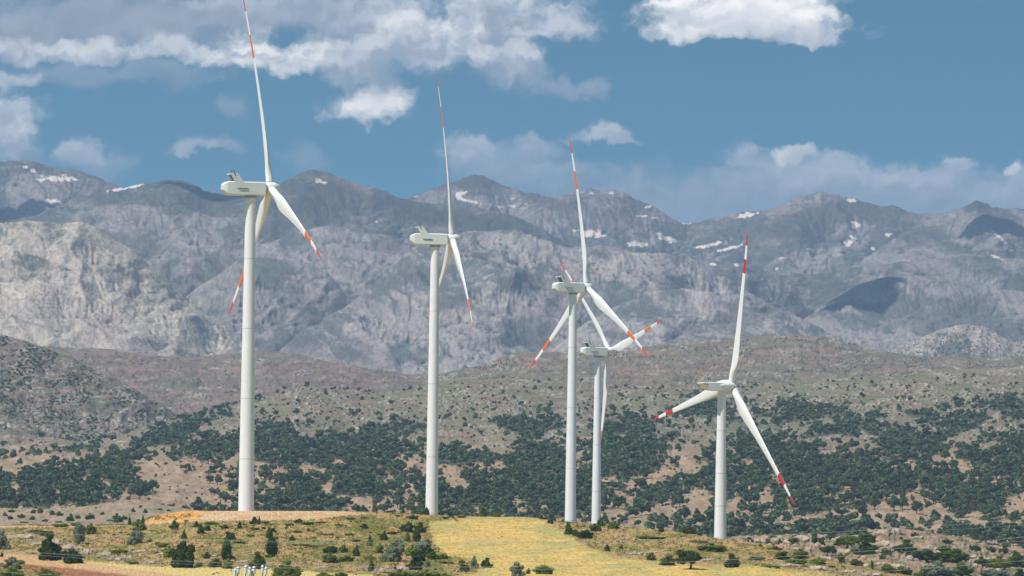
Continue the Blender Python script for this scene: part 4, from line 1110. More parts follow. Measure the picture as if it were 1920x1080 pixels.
# px of the middle, py of the foot, width px, height px, kind, tint
BUSHES = [
 (6,1030,34,38,'bush','silver'),(92,1051,50,47,'bush','deep'),(138,1057,44,35,'bush','deep'),(150,1019,28,35,'column','silver'),(171,1002,23,22,'bush','olive'),(76,1003,46,17,'low','olive'),(252,1022,38,37,'bush','silver'),(262,995,36,22,'bush','olive'),(243,984,9,16,'cone','dark'),(268,984,10,18,'cone','dark'),
 (112,988,30,12,'low','green'),(143,987,22,12,'low','olive'),(300,1027,36,18,'low','green'),(318,1046,30,24,'bush','green'),(222,1037,34,14,'low','green'),(250,1058,32,14,'low','green'),(24,1067,42,24,'bush','silver'),(28,1086,64,22,'bush','green'),(88,1086,54,20,'bush','green'),(3,1045,8,10,'bush','dark'),
 (340,1064,48,66,'bush','deep'),(345,1012,16,16,'cone','dark'),(424,1050,26,34,'column','dark'),(434,1050,14,10,'bush','dark'),(509,1045,25,33,'column','deep'),(504,1046,16,11,'low','green'),(483,1067,34,29,'bush','dark'),(538,1086,54,36,'bush','olive'),(402,1063,34,16,'bush','olive'),(426,1066,28,19,'bush','green'),(387,1048,17,13,'bush','dark'),(372,1062,18,14,'low','green'),
 (376,1002,18,18,'cone','dark'),(388,995,17,14,'bush','dark'),(368,988,15,11,'cone','dark'),(397,984,34,10,'low','green'),(327,992,20,15,'bush','dark'),(350,978,14,6,'low','green'),(422,992,18,8,'bush','olive'),(449,992,12,13,'cone','dark'),(457,985,13,5,'low','dark'),(430,1012,26,16,'bush','dark'),(447,1018,36,10,'low','green'),
 (477,983,22,13,'bush','dark'),(500,982,26,9,'low','green'),(486,982,8,14,'cone','dark'),(475,994,26,9,'low','olive'),(495,993,14,8,'low','dark'),(505,1010,18,20,'cone','dark'),(516,1011,16,9,'low','gold'),(470,1006,18,8,'low','green'),(512,999,16,9,'bush','dark'),(543,986,22,9,'low','green'),(560,981,20,10,'bush','olive'),(576,984,30,10,'low','olive'),(600,981,26,7,'low','olive'),(556,1000,20,8,'low','dark'),
 (548,1014,14,9,'bush','dark'),(612,1004,34,8,'low','green'),(590,1010,12,5,'low','dark'),(578,997,9,8,'bush','olive'),(562,1024,36,7,'low','olive'),(588,1025,26,6,'low','green'),(618,1038,32,18,'bush','deep'),(622,1055,42,20,'bush','olive'),(608,1086,40,13,'bush','green'),(640,1084,26,12,'bush','olive'),(636,986,18,8,'low','green'),
 (702,958,11,20,'cone','olive'),(727,960,16,8,'low','olive'),(684,991,18,9,'bush','dark'),(655,975,26,6,'low','olive'),(682,973,16,6,'low','green'),(745,969,14,6,'low','olive'),(755,963,10,7,'bush','dark'),(768,973,20,8,'low','olive'),(776,960,12,13,'cone','olive'),(800,962,15,14,'cone','dark'),(786,963,12,6,'low','olive'),(773,974,22,9,'bush','dark'),(826,966,12,13,'cone','dark'),(838,974,20,10,'low','green'),(846,967,14,8,'bush','olive'),(868,971,26,7,'low','olive'),(905,968,17,19,'cone','olive'),(930,969,20,11,'bush','olive'),(950,969,10,5,'low','olive'),
 (764,998,34,22,'bush','olive'),(788,998,26,17,'bush','dark'),(783,1017,16,22,'column','deep'),(764,1016,14,17,'cone','olive'),(720,1013,20,16,'cone','dark'),(694,1024,14,20,'cone','olive'),(668,1016,18,7,'low','dark'),(655,1004,20,7,'low','olive'),(737,1003,30,10,'low','olive'),
 (645,1037,18,16,'bush','olive'),(668,1044,18,20,'cone','dark'),(650,1053,32,13,'bush','olive'),(693,1049,22,9,'bush','green'),(734,1053,46,42,'bush','silver'),(748,1035,26,24,'bush','silver'),(710,1038,22,20,'bush','green'),(790,1036,38,26,'bush','silver'),(770,1042,30,22,'bush','green'),(786,1052,30,26,'bush','deep'),(803,1042,30,20,'bush','dark'),(812,1049,28,14,'bush','olive'),(829,1048,26,10,'bush','olive'),(801,1024,18,16,'bush','dark'),
 (777,1069,36,24,'bush','deep'),(802,1064,14,14,'bush','silver'),(838,1057,28,9,'low','olive'),(697,1072,16,20,'cone','dark'),(741,1070,10,10,'bush','dark'),(752,1087,52,20,'bush','olive'),(800,1087,60,20,'bush','green'),(835,1087,30,14,'bush','green'),(870,1072,26,15,'bush','dark'),(890,1066,18,24,'bush','silver'),(913,1065,24,17,'bush','dark'),(866,1057,14,8,'bush','olive'),
 (971,1084,32,32,'bush','silver'),(990,1076,12,11,'bush','olive'),(1020,1077,40,20,'bush','green'),(1016,974,10,8,'bush','dark'),(1033,982,13,11,'bush','dark'),(1064,977,10,5,'low','olive'),(1066,1003,20,22,'cone','dark'),(1080,1005,18,16,'bush','dark'),(1098,1010,32,22,'bush','deep'),(1117,996,28,15,'bush','olive'),(1127,987,17,15,'bush','dark'),(1150,992,30,15,'bush','olive'),
 (1139,1034,12,13,'bush','deep'),(1164,1030,9,8,'bush','olive'),(1240,998,14,14,'cone','dark'),(1222,1011,50,10,'low','olive'),(1221,1050,22,15,'bush','olive'),(1250,1060,40,20,'bush','olive'),(1276,1057,18,20,'bush','deep'),(1293,1000,27,16,'bush','dark'),(1310,1018,34,10,'low','olive'),(1335,1034,56,16,'bush','olive'),
 (1295,1068,56,38,'tree','deep'),(1372,1064,34,24,'bush','dark'),(1420,1050,42,12,'low','dark'),(1445,1064,42,9,'low','green'),(1376,1012,14,4,'low','dark'),(1426,1025,9,6,'bush','olive'),(1456,1032,24,8,'bush','olive'),(1468,1050,34,17,'bush','dark'),(1498,1048,44,20,'bush','olive'),(1492,1057,46,12,'bush','green'),(1532,1058,44,14,'bush','green'),(1578,1062,18,24,'tree','olive'),(1605,1056,34,15,'bush','olive'),(1635,1068,8,15,'column','dark'),(1665,1074,42,20,'bush','green'),(1690,1073,30,15,'bush','olive'),(1704,1070,14,20,'bush','dark'),(1560,1064,18,8,'low','green'),(1508,1063,12,6,'low','dark'),
]
def put(P_, b, name=None, grp='bushes and small trees of the near hill'):
    px, py, w, h, kind, tint = b
    s_ = P_.y / F
    big = w > 30 or h > 30
    nm = {'tree': 'oak_tree', 'cone': 'sapling'}.get(kind, 'bush')
    o = plant(nm, P_ - Vector((0, 0, .03 * h * s_)), w * s_ * 1.08, h * s_ * 1.12, kind, tint, random.randrange(3), big)
    size = 'small' if w < 15 else ('big' if w > 34 else 'medium')
    PLANTS.append([o, px, py, w, size, TW[tint], KW[kind], grp])
    return o
for b in BUSHES: put(HILL.ground(b[0], min(b[1], 1110)), b)
RIDGE = [(1405,1018,16,12,'bush','dark'),(1447,1021,22,14,'bush','olive'),(1485,1022,22,14,'bush','olive'),(1462,1020,9,7,'bush','dark'),(1527,1021,12,17,'column','dark'),(1541,1024,15,14,'bush','dark'),(1556,1012,18,14,'bush','dark'),(1570,1024,14,10,'bush','dark'),(1593,1022,40,20,'bush','olive'),(1588,1034,12,9,'bush','dark'),(1628,1018,28,22,'bush','dark'),(1552,1044,26,18,'tree','dark'),
 (1622,1040,44,22,'bush','dark'),(1662,1041,20,14,'bush','dark'),(1700,1040,44,22,'bush','dark'),(1690,1012,6,5,'bush','dark'),(1715,1009,12,10,'bush','dark'),(1735,1052,50,24,'bush','dark'),(1775,1054,54,26,'bush','dark'),(1800,1052,30,18,'bush','olive'),(1775,1020,20,10,'bush','dark'),(1830,1034,20,12,'bush','dark'),(1858,1036,14,12,'bush','dark'),(1882,1040,16,12,'bush','dark'),(1905,1046,14,10,'bush','dark'),(1870,1066,50,20,'bush','olive'),(1905,1064,40,20,'bush','dark'),(1840,1060,24,12,'bush','dark'),
 (1765,1088,56,32,'bush','silver'),(1800,1086,44,30,'bush','olive'),(1868,1088,46,22,'bush','silver'),(1730,1086,30,18,'bush','olive'),(1912,1086,34,16,'bush','dark'),(1600,1074,20,10,'bush','dark'),(1655,1048,14,9,'bush','olive')]
for b in RIDGE:
    b = (b[0], b[1], round(b[2] * 1.25), round(b[3] * 1.15), b[4], b[5])
    put(L10.ground(b[0], min(b[1], 1098)), b, grp='bushes of the rocky ridge')
RISE = [(22,962,14,7,'bush','dark'),(10,968,12,8,'bush','olive'),(40,972,16,9,'bush','olive'),(62,964,12,9,'bush','dark'),(20,975,12,9,'bush','dark'),(60,975,14,8,'bush','olive'),(75,963,12,12,'bush','olive'),(98,967,13,9,'bush','dark'),(112,968,16,9,'bush','olive'),(133,978,18,13,'bush','dark'),(147,973,12,8,'bush','dark'),(168,975,22,13,'bush','olive'),(84,978,14,6,'bush','dark'),(180,955,4,4,'bush','dark'),(192,966,10,6,'bush','olive'),(221,980,26,18,'bush','olive'),(232,976,14,10,'bush','dark'),(205,978,14,6,'low','olive'),(250,960,10,7,'bush','dark'),(272,962,10,8,'bush','dark'),(110,980,12,6,'low','olive'),(45,982,18,6,'low','olive'),(263,953,8,6,'bush','dark'),(300,957,10,5,'bush','dark'),(316,960,10,5,'bush','olive')]
for b in RISE: put(L9.ground(b[0], b[1]), b, grp='bushes of the pale rise')
# a label that singles each one out
def name_all(items, spots):
    seen = {}
    for it in items:
        o, px, py, w, size, tw, kw, grp = it
        ds = sorted(spots, key=lambda s_: (s_[0] - px) ** 2 + ((s_[1] - py) * 1.6) ** 2)
        sp = ds[0]
        it.append((size, tw, kw, sp[2], side(px - sp[0], (py - 4) - sp[1])))
        seen.setdefault(it[-1], []).append(it)
    for key, its in seen.items():
        size, tw, kw, sp, sd = key
        its.sort(key=lambda q: q[1])
        for i, it in enumerate(its):
            lab = f'{size} {tw} {kw} {sd} {sp}'
            if len(its) > 1:
                rank = ['leftmost', 'second leftmost', 'third leftmost', 'fourth leftmost', 'fifth leftmost', 'sixth leftmost', 'seventh leftmost'][min(i, 6)]
                lab = f'{rank} {size} {tw} {kw} {sd} {sp}'
            tag(it[0], lab, 'tree' if kw == 'oak' else ('sapling' if 'sapling' in kw else 'bush'), it[7])
name_all(PLANTS, SPOTS)

# ---- the oak wood on the slope behind: the 300 that show largest are trees, the rest one wood
FT = []
for v in range(7):
    r_ = np.random.default_rng(300 + v)
    V, Q, C = crown_arrays(lumps_for('tree', r_), 420, .065, (.076, .112, .046), r_, lowcore=True)
    me = np_mesh('crown', V, Q, C, smooth=False); me.materials.append(MLEAF)
    FT.append(me)
FTR = trunk_mesh(.5, .03)
SM = []
for v in range(6):
    r_ = np.random.default_rng(400 + v)
    lm = lumps_for('tree' if v < 4 else 'cone', r_)
    lm = sorted(lm, key=lambda q: -q[3])[:7]
    SM.append(crown_arrays(lm, 110, .11, (.076, .112, .046), r_, lowcore=True))
cu = rng.uniform(-420, 2340, 116000); cv = rng.uniform(690, 1040, 116000)
dn = forest_density(cu, cv)
acc = rng.random(116000) < dn ** 1.4 * .9
cu, cv = cu[acc], cv[acc]
crest_y = np.interp(cu, [-150, 260, 300, 345, 620, 860, 1015, 1200, 1335, 1400, 1500, 1655, 1735, 1830, 2050], [950, 940, 946, 954, 958, 965, 972, 990, 1006, 1004, 1001, 992, 996, 1018, 1050])
ok = cv < crest_y + 9
cu, cv = cu[ok], cv[ok]
grid = {}; picked = []
for px, py in zip(cu, cv):
    w = (6.0 + max(0, py - 700) * .056) * random.uniform(.55, 1.45)
    if random.random() < .30: w *= random.uniform(.4, .7)
    gk = (int(px // 12), int(py // 6)); bad = False
    for i in range(gk[0] - 2, gk[0] + 3):
        for j in range(gk[1] - 2, gk[1] + 3):
            for (qx, qy, qw) in grid.get((i, j), ()):
                m_ = (w + qw) / 2
                if ((px - qx) / (m_ * .46)) ** 2 + ((py - qy) / (m_ * .22)) ** 2 < 1: bad = True; break
            if bad: break
        if bad: break
    if bad: continue
    grid.setdefault(gk, []).append((px, py, w)); picked.append((px, py, w))
inframe = [p for p in picked if 4 < p[0] < 1916 and p[1] < np.interp(p[0], [0, 1920], [940, 975])]
inframe.sort(key=lambda p: -p[2])
solo = inframe[:300]; solo_set = set(solo)
rest = [p for p in picked if p not in solo_set]
TREES = []
for (px, py, w) in solo:
    P_ = L8.ground(px, py); s_ = P_.y / F * w
    root = empty('oak_tree', P_ - Vector((0, 0, .05 * s_)), random.random() * 6.28)
    hh = s_ * random.uniform(.72, 1.0); root.scale = (s_ * 1.12, s_ * 1.12, hh * 1.1)
    for nm, m in (('crown', random.choice(FT)), ('trunk', FTR)):
        o = bpy.data.objects.new(nm, m); COL.objects.link(o); o.parent = root
    TREES.append([root, px, py, w])
ZONES = [(0, 90, 'at the left picture edge'), (90, 210, 'above the pale rise'), (210, 330, 'above the spoil heap'), (330, 446, 'just left of the tallest tower'), (478, 560, 'just right of the tallest tower'),
         (446, 478, 'beside the tallest tower'), (560, 640, 'above the bare track'), (640, 720, 'above the lone crest sapling'), (720, 800, 'just left of the second tower'), (800, 900, 'just right of the second tower'),
         (900, 980, "above the golden field's middle"), (980, 1060, 'just left of the two close towers'), (1060, 1130, 'between the two close towers'), (1130, 1230, 'just right of the two close towers'),
         (1230, 1340, 'just left of the rightmost tower'), (1340, 1440, 'just right of the rightmost tower'), (1440, 1520, 'below the crimson blade tip'), (1520, 1620, "above the ridge's low cliffs"), (1620, 1740, "above the ridge's rounded top"),
         (1740, 1830, "above the ridge's right shoulder"), (1830, 1920, 'at the right picture edge')]
ORD = ['leftmost', 'second', 'third', 'fourth', 'fifth', 'sixth', 'seventh', 'eighth', 'ninth', 'tenth', 'eleventh', 'twelfth', 'thirteenth', 'fourteenth', 'fifteenth', 'sixteenth', 'seventeenth', 'eighteenth', 'nineteenth', 'twentieth']
cells = {}
for t_ in TREES:
    zn = next(z_[2] for z_ in ZONES if z_[0] <= t_[1] < z_[1])
    bd = 'lowest' if t_[2] > 945 else ('halfway' if t_[2] > 915 else 'upper')
    cells.setdefault((bd, zn), []).append(t_)
for (bd, zn), its in cells.items():
    its.sort(key=lambda q_: q_[1])
    for i, t_ in enumerate(its):
        lab = f"{ORD[min(i, 19)]}{'' if i == 0 else ' from left'} of the {bd} oaks {zn}"
        tag(t_[0], lab, 'tree', 'oaks of the wooded slope behind the turbines')
def merge_scatter(name, items, layer, protos, label, cat, wh=(.7, 1.0), tintvar=.25):
    Vs, Qs, Cs = [], [], []; off = 0
    for (px, py, w) in items:
        P_ = layer.ground(px, py); s_ = P_.y / F * w * 1.12
        V, Q, C = protos[random.randrange(len(protos))]
        a_ = random.random() * 6.28; ca, sa = math.cos(a_), math.sin(a_)
        W = V.copy(); W[:, 0] = (V[:, 0] * ca - V[:, 1] * sa) * s_ + P_.x; W[:, 1] = (V[:, 0] * sa + V[:, 1] * ca) * s_ + P_.y
        W[:, 2] = V[:, 2] * s_ * random.uniform(*wh) + P_.z - .05 * s_
        Vs.append(W); Qs.append(Q + off); off += len(V); tv = random.uniform(1 - tintvar, 1 + tintvar); hv = random.uniform(-.14, .22)
        Cs.append(C * tv * np.array([1 + hv, 1, 1 - hv * .5]))
    o = link_mesh(name, np_mesh(name, np.concatenate(Vs), np.concatenate(Qs), np.concatenate(Cs), smooth=False), MLEAF)
    tag(o, label, cat, kind='stuff')
    return o
merge_scatter('oak_wood', rest, L8, SM, 'dense dark green oak wood and scattered small trees over the wooded slope', 'wood', tintvar=.38)
print('trees', len(picked), 'solo', len(solo), 'min w', solo[-1][2])

# scrub on the farther slopes, too small and many to count
def scatter_px(n, box, fn, wlo, whi, seed):
    r_ = np.random.default_rng(seed)
    u = r_.uniform(box[0], box[1], n * 4); v = r_.uniform(box[2], box[3], n * 4)
    k = r_.random(n * 4) < fn(u, v)
    u, v = u[k][:n], v[k][:n]
    return [(float(a_), float(b_), float(r_.uniform(wlo, whi))) for a_, b_ in zip(u, v)]
TINY = [crown_arrays([(0, 0, .35, .36), (.2, .1, .25, .24), (-.18, .05, .3, .25)], 26, .22, (.075, .095, .05), np.random.default_rng(500 + v), lowcore=True) for v in range(4)]
def dens_l5(u, v):
    ys_ = np.interp(u, [-60, 0, 100, 200, 300, 400], [618, 628, 660, 706, 760, 812])
    return (v > ys_ + 2) * (v < 840) * sstep(fbm(u / 60 + v / 80, v / 26, 4, 510) + .15, -.1, .5)
merge_scatter('scrub', scatter_px(1500, (-60, 420, 622, 850), dens_l5, 2.2, 6.0, 1), L5, TINY, 'dark scrub dotted over the brown slope at the left', 'scrub')
def dens_l7(u, v):
    ys_ = np.interp(u, [780, 880, 960, 1200, 1450, 1560, 1750, 1920], [720, 692, 668, 654, 632, 634, 670, 670])
    return (v > ys_ + 1) * (v < 735) * sstep(fbm(u / 90, v / 14, 4, 511), -.1, .5)
merge_scatter('scrub', scatter_px(1300, (780, 1980, 630, 735), dens_l7, 1.6, 3.6, 2), L7, TINY, 'dark scrub dotted over the brown plateau', 'scrub')
def dens_l6(u, v):
    return (v > np.interp(u, [200, 300, 480, 640, 800], [662, 670, 660, 685, 705]) + 2) * sstep(fbm(u / 70, v / 12, 4, 512), -.1, .5)
merge_scatter('scrub', scatter_px(900, (120, 860, 660, 800), dens_l6, 1.4, 3.2, 3), L6, TINY, 'fine scrub over the reddish plateau', 'scrub')
merge_scatter('scrub', scatter_px(420, (1560, 1960, 610, 680), lambda u, v: (v > np.interp(u, [1560, 1680, 1800, 1850, 1920], [676, 652, 611, 614, 640]) + 2) * .8, 1.6, 3.4, 4), L7b, TINY, 'dark scrub speckling the pale hill', 'scrub')
merge_scatter('scrub', scatter_px(2600, (-60, 1980, 700, 960), lambda u, v: .35 * (v > np.interp(u, [-60, 250, 440, 600, 850, 1300, 1500, 1900], [832, 806, 760, 726, 716, 732, 718, 688])) * (.4 + sstep(fbm(u / 50, v / 16, 4, 513), -.1, .4)), 2.4, 6.5, 5), L8, TINY, 'low dark scrub between the trees of the wooded slope', 'scrub')
merge_scatter('scrub', scatter_px(420, (-40, 1720, 962, 1085), lambda u, v: (v > np.interp(u, [-40, 300, 620, 1000, 1200, 1350, 1500, 1700], [990, 972, 962, 975, 994, 1012, 1040, 1076])) * (poly_sd(u, v, FIELD) < -2) * (poly_sd(u, v, TRACK) < 0) * (poly_sd(u, v, STRIP) < 0) * sstep(fbm(u / 40, v / 12, 4, 514), -.1, .3), 3.0, 9, 6), HILL,
              [crown_arrays([(0, 0, .22, .3), (.22, .1, .16, .22), (-.2, .05, .2, .22)], 90, .10, (.14, .17, .025), np.random.default_rng(520 + v), lowcore=True) for v in range(4)], 'low green scrub and weeds across the meadow of the near hill', 'scrub', wh=(.5, .9))
# ------------------------------------------------------------------ rocks
M_ROCK = material('pale_rock', attr=True, rough=.95, bump=(1.6, .25), vary=(1.2, .35))
def rock_mesh(r_, n=10, col=(.46, .355, .265), flat=.55):
    """a pile of angular blocks grown into one crag"""
    bm = bmesh.new(); n = int(n * 1.3)
    for i in range(n):
        b2 = bmesh.new(); bmesh.ops.create_icosphere(b2, subdivisions=2, radius=1)
        s_ = r_.uniform(.12, .34); ex = (s_ * r_.uniform(.8, 1.5), s_ * r_.uniform(.6, 1), s_ * r_.uniform(.5, .9) * flat * 1.6)
        cx, cy = r_.uniform(-.62, .62), r_.uniform(-.28, .28)
        cut = [r_.normal(size=3) for _ in range(9)]
        for v in b2.verts:
            p = np.array(v.co)
            for c in cut:
                c = c / np.linalg.norm(c); d_ = p @ c
                if d_ > .62: p = p - c * (d_ - .62) * .95
            p = p * (1 + .05 * r_.normal())
            v.co = Vector((p[0] * ex[0] + cx, p[1] * ex[1] + cy, p[2] * ex[2] + flat * .20 * (1 - abs(cx))))
        m_ = bpy.data.meshes.new('t'); b2.to_mesh(m_); b2.free(); bm.from_mesh(m_); bpy.data.meshes.remove(m_)
    me = bpy.data.meshes.new('rock'); bm.to_mesh(me); bm.free()
    at_ = me.attributes.new('tint', 'FLOAT_COLOR', 'POINT')
    n_ = len(me.vertices); co = np.zeros(n_ * 3); me.vertices.foreach_get('co', co); co = co.reshape(-1, 3)
    f = 1 + .30 * fbm(co[:, 0] * 4, co[:, 2] * 9 + co[:, 1] * 3, 3, int(r_.integers(999)))
    c4 = np.ones((n_, 4), np.float32); c4[:, :3] = np.array(col) * f[:, None]
    at_.data.foreach_set('color', c4.ravel()); me.materials.append(M_ROCK)
    return me
RM = [rock_mesh(np.random.default_rng(600 + i)) for i in range(6)]
RB = [rock_mesh(np.random.default_rng(620 + i), 2, (.52, .40, .29), .9) for i in range(2)]
CRAGS = [  # px, foot py, width, height, what sets it apart
 (40, 1010, 64, 16, 'long grey-brown rock ledge running in from the left picture edge'), (88, 1022, 60, 16, 'grey-brown rock ledge behind the two round blackish bushes'), (128, 1032, 60, 15, 'rock ledge right of the two round blackish bushes'),
 (163, 1041, 26, 17, 'square-cut rock block at the right end of the ledge'), (195, 1044, 38, 18, 'big rounded grey boulder between ledge and meadow'), (212, 1052, 30, 12, 'flat slab below the big rounded grey boulder'), (235, 1048, 36, 13, 'brown-faced boulder with a dark overhang'),
 (262, 1036, 30, 9, 'low broken rocks in reddish grass above the brown-faced boulder'), (285, 1058, 34, 9, 'low grey rocks left of the big dark oak'), (305, 1040, 22, 6, 'small scattered rocks just left of the big dark oak'),
 (452, 1056, 34, 9, 'grey stones left of the dark bush above the insulators'), (395, 1044, 24, 6, 'pale stones between big dark oak and upright bush'), (505, 1058, 20, 5, 'few pale stones under the upright blackish bush'),
 (600, 1066, 26, 6, 'pale flat stones left of the round olive bush'), (716, 1074, 34, 12, 'orange-tinted rock slab left of the small dark bush'), (752, 1070, 34, 12, 'orange-tinted rock slab with lichen under the silver bush'), (690, 1068, 20, 6, 'thin pale slab left of the pointed sapling'),
 (1190, 1040, 30, 7, 'pale scree beside the golden field'), (1222, 1037, 30, 6, 'pale scree left of the trunked oak'), (1320, 1052, 34, 6, 'thin pale stones behind the trunked oak'),
 (1478, 1062, 40, 8, 'pale broken ledge left of the thicket'), (1530, 1068, 54, 10, 'pale broken ledge below the thicket'), (1585, 1074, 46, 10, 'pale ledge right of the thicket'), (1630, 1080, 44, 10, 'pale ledge at the right foot of the hill')]
for i, (px, py, w, h, lab) in enumerate(CRAGS):
    P_ = HILL.ground(px, py); s_ = P_.y / F
    o = bpy.data.objects.new('rock_outcrop', RM[i % 6]); COL.objects.link(o)
    o.location = P_ - Vector((0, 0, h * .12 * s_)); o.scale = (w * s_ * .60, w * s_ * .5, h * s_ * 3.0); o.rotation_euler = (0, R(-4), R(random.uniform(-18, 18)))
    tag(o, lab, 'rock', 'rock ledges of the near hill')
for px, py, w, lab in ((898, 1066, 9, 'larger of two pale boulders in the golden field'), (909, 1067, 7, 'smaller of two pale boulders in the golden field')):
    P_ = HILL.ground(px, py); s_ = P_.y / F
    o = bpy.data.objects.new('boulder', RB[w % 2]); COL.objects.link(o); o.location = P_; o.scale = (w * s_ * .9, w * s_ * .9, w * s_ * 1.5)
    tag(o, lab, 'boulder', 'pale boulders in the golden field')
RIDGE_CRAGS = [(1420, 1018, 44, 15), (1462, 1018, 46, 16), (1505, 1016, 50, 16), (1532, 1030, 30, 14), (1578, 1040, 46, 17), (1600, 1012, 40, 14), (1572, 1014, 26, 12), (1648, 1006, 44, 18), (1680, 1003, 44, 16), (1660, 1026, 40, 16), (1632, 1032, 30, 14), (1688, 1032, 40, 14), (1705, 1052, 36, 14), (1745, 1032, 50, 12), (1780, 1040, 50, 12), (1815, 1046, 44, 12), (1840, 1052, 40, 12), (1868, 1058, 40, 13), (1820, 1064, 26, 14), (1870, 1076, 36, 12), (1645, 1062, 36, 13), (1610, 1064, 36, 12), (1680, 1066, 40, 11), (1900, 1058, 30, 9), (1720, 1012, 30, 8), (1440, 1030, 30, 10), (1490, 1032, 40, 10), (1545, 1050, 36, 10)]
RW = ['first', 'second', 'third', 'fourth', 'fifth', 'sixth', 'seventh', 'eighth', 'ninth', 'tenth', 'eleventh', 'twelfth', 'thirteenth', 'fourteenth', 'fifteenth', 'sixteenth', 'seventeenth', 'eighteenth']
lo = sorted([q for q in RIDGE_CRAGS if q[1] > 1035]); hi = sorted([q for q in RIDGE_CRAGS if q[1] <= 1035])
for grp_, nm_ in ((hi, 'upper'), (lo, 'lower')):
    for i, (px, py, w, h) in enumerate(grp_):
        P_ = L10.ground(px, py); s_ = P_.y / F
        o = bpy.data.objects.new('rock_outcrop', RM[(i * 5 + 1) % 6]); COL.objects.link(o)
        o.location = P_ - Vector((0, 0, h * .10 * s_)); o.scale = (w * s_ * .62, w * s_ * .5, h * s_ * 3.0); o.rotation_euler = (0, R(random.uniform(-6, 8)), R(random.uniform(-25, 25)))
        tag(o, f'{RW[min(i, 17)]} pinkish crag from left along the {nm_} edge of the rocky ridge', 'rock', 'crags of the rocky ridge')
# loose stones on the wooded slope
def stones(name, items, layer, label, col):
    r_ = np.random.default_rng(650)
    base_ = []
    for k in range(4):
        V = np.array([(x, y, z) for x in (-1, 1) for y in (-1, 1) for z in (-1, 1)], float) * r_.uniform(.35, .6, (8, 3))
        Q = np.array([(0, 1, 3, 2), (4, 6, 7, 5), (0, 4, 5, 1), (2, 3, 7, 6), (0, 2, 6, 4), (1, 5, 7, 3)])
        base_.append((V, Q, np.tile(np.array(col), (6, 1)) * r_.uniform(.7, 1.2, (6, 1))))
    Vs, Qs, Cs = [], [], []; off = 0
    for px, py, w in items:
        P_ = layer.ground(px, py); s_ = P_.y / F * w; V, Q, C = base_[random.randrange(4)]
        a_ = random.random() * 6.28; ca, sa = math.cos(a_), math.sin(a_)
        W = np.stack([(V[:, 0] * ca - V[:, 1] * sa) * s_ + P_.x, (V[:, 0] * sa + V[:, 1] * ca) * s_ + P_.y, V[:, 2] * s_ * .7 + P_.z + .1 * s_], 1)
        Vs.append(W); Qs.append(Q + off); off += 8; Cs.append(C * random.uniform(.75, 1.2))
    o = link_mesh(name, np_mesh(name, np.concatenate(Vs), np.concatenate(Qs), np.concatenate(Cs), smooth=False), M_ROCK)
    tag(o, label, 'stones', kind='stuff')
ROCKY = [(600, 745, 60, 22, 0), (680, 775, 60, 12, 0), (890, 765, 80, 20, 0), (960, 765, 60, 18, 5), (850, 740, 60, 12, 0), (1030, 775, 40, 12, 0), (1480, 760, 60, 14, 0), (1560, 750, 50, 12, 0), (1640, 770, 60, 16, 4), (1700, 740, 90, 16, 0), (1800, 760, 60, 22, 10), (1870, 745, 60, 20, 0), (1640, 800, 40, 8, 0), (240, 850, 30, 14, 0), (245, 840, 30, 12, -20), (1300, 790, 50, 12, 0), (1380, 770, 40, 12, 0), (520, 800, 60, 8, 0), (700, 850, 40, 12, 0), (1480, 985, 60, 12, -8), (600, 870, 20, 10, 0), (1860, 800, 50, 20, 10), (1750, 800, 30, 10, 0)]
def dens_st(u, v):
    m = np.full(np.shape(u), -1.0)
    for l in ROCKY: m = np.maximum(m, ell(u, v, *l))
    return sstep(m + fbm(u / 30, v / 10, 4, 660) * .5, -.25, .35) + .03
stones('stones', scatter_px(4200, (-40, 1960, 712, 985), dens_st, 1.8, 6.0, 7), L8, 'pale angular stones strewn over the wooded slope', (.54, .44, .35))
stones('stones', scatter_px(500, (-40, 1680, 990, 1085), lambda u, v: rock_band(u, v) + .03 * (poly_sd(u, v, FIELD) < 0), 1.2, 4.0, 8), HILL, 'loose pale stones along the ledges of the near hill', (.50, .40, .30))
stones('stones', scatter_px(900, (1380, 1960, 996, 1090), lambda u, v: .5 + 0 * u, 1.5, 5.0, 9), L10, 'loose pinkish stones on the rocky ridge', (.46, .36, .28))

# straw of the field and dry grass, in tufts
def tufts(name, items, layer, label, cat, cols, hpx):
    n = len(items); Vs = np.zeros((n * 6, 4, 3)); Cs = np.zeros((n * 6, 3))
    r_ = np.random.default_rng(670)
    for i, (px, py, w) in enumerate(items):
        P_ = layer.ground(px, py); s_ = P_.y / F
        for k in range(6):
            a_ = r_.random() * 6.28; d0 = Vector((math.cos(a_), math.sin(a_), 0)) * w * s_ * .5
            o_ = P_ + Vector((r_.normal(), r_.normal(), 0)) * w * s_ * .5
            up_ = Vector((r_.normal() * .25, r_.normal() * .25, 1)) * hpx * s_ * r_.uniform(.5, 1.3)
            Vs[i * 6 + k] = (o_ - d0 * .5, o_ + d0 * .5, o_ + d0 * .2 + up_, o_ - d0 * .2 + up_)
            Cs[i * 6 + k] = np.array(cols[r_.integers(len(cols))]) * r_.uniform(.75, 1.2)
    V = Vs.reshape(-1, 3); Q = np.arange(len(V)).reshape(-1, 4)
    o = link_mesh(name, np_mesh(name, V, Q, Cs, smooth=False), MLEAF)
    tag(o, label, cat, kind='stuff')
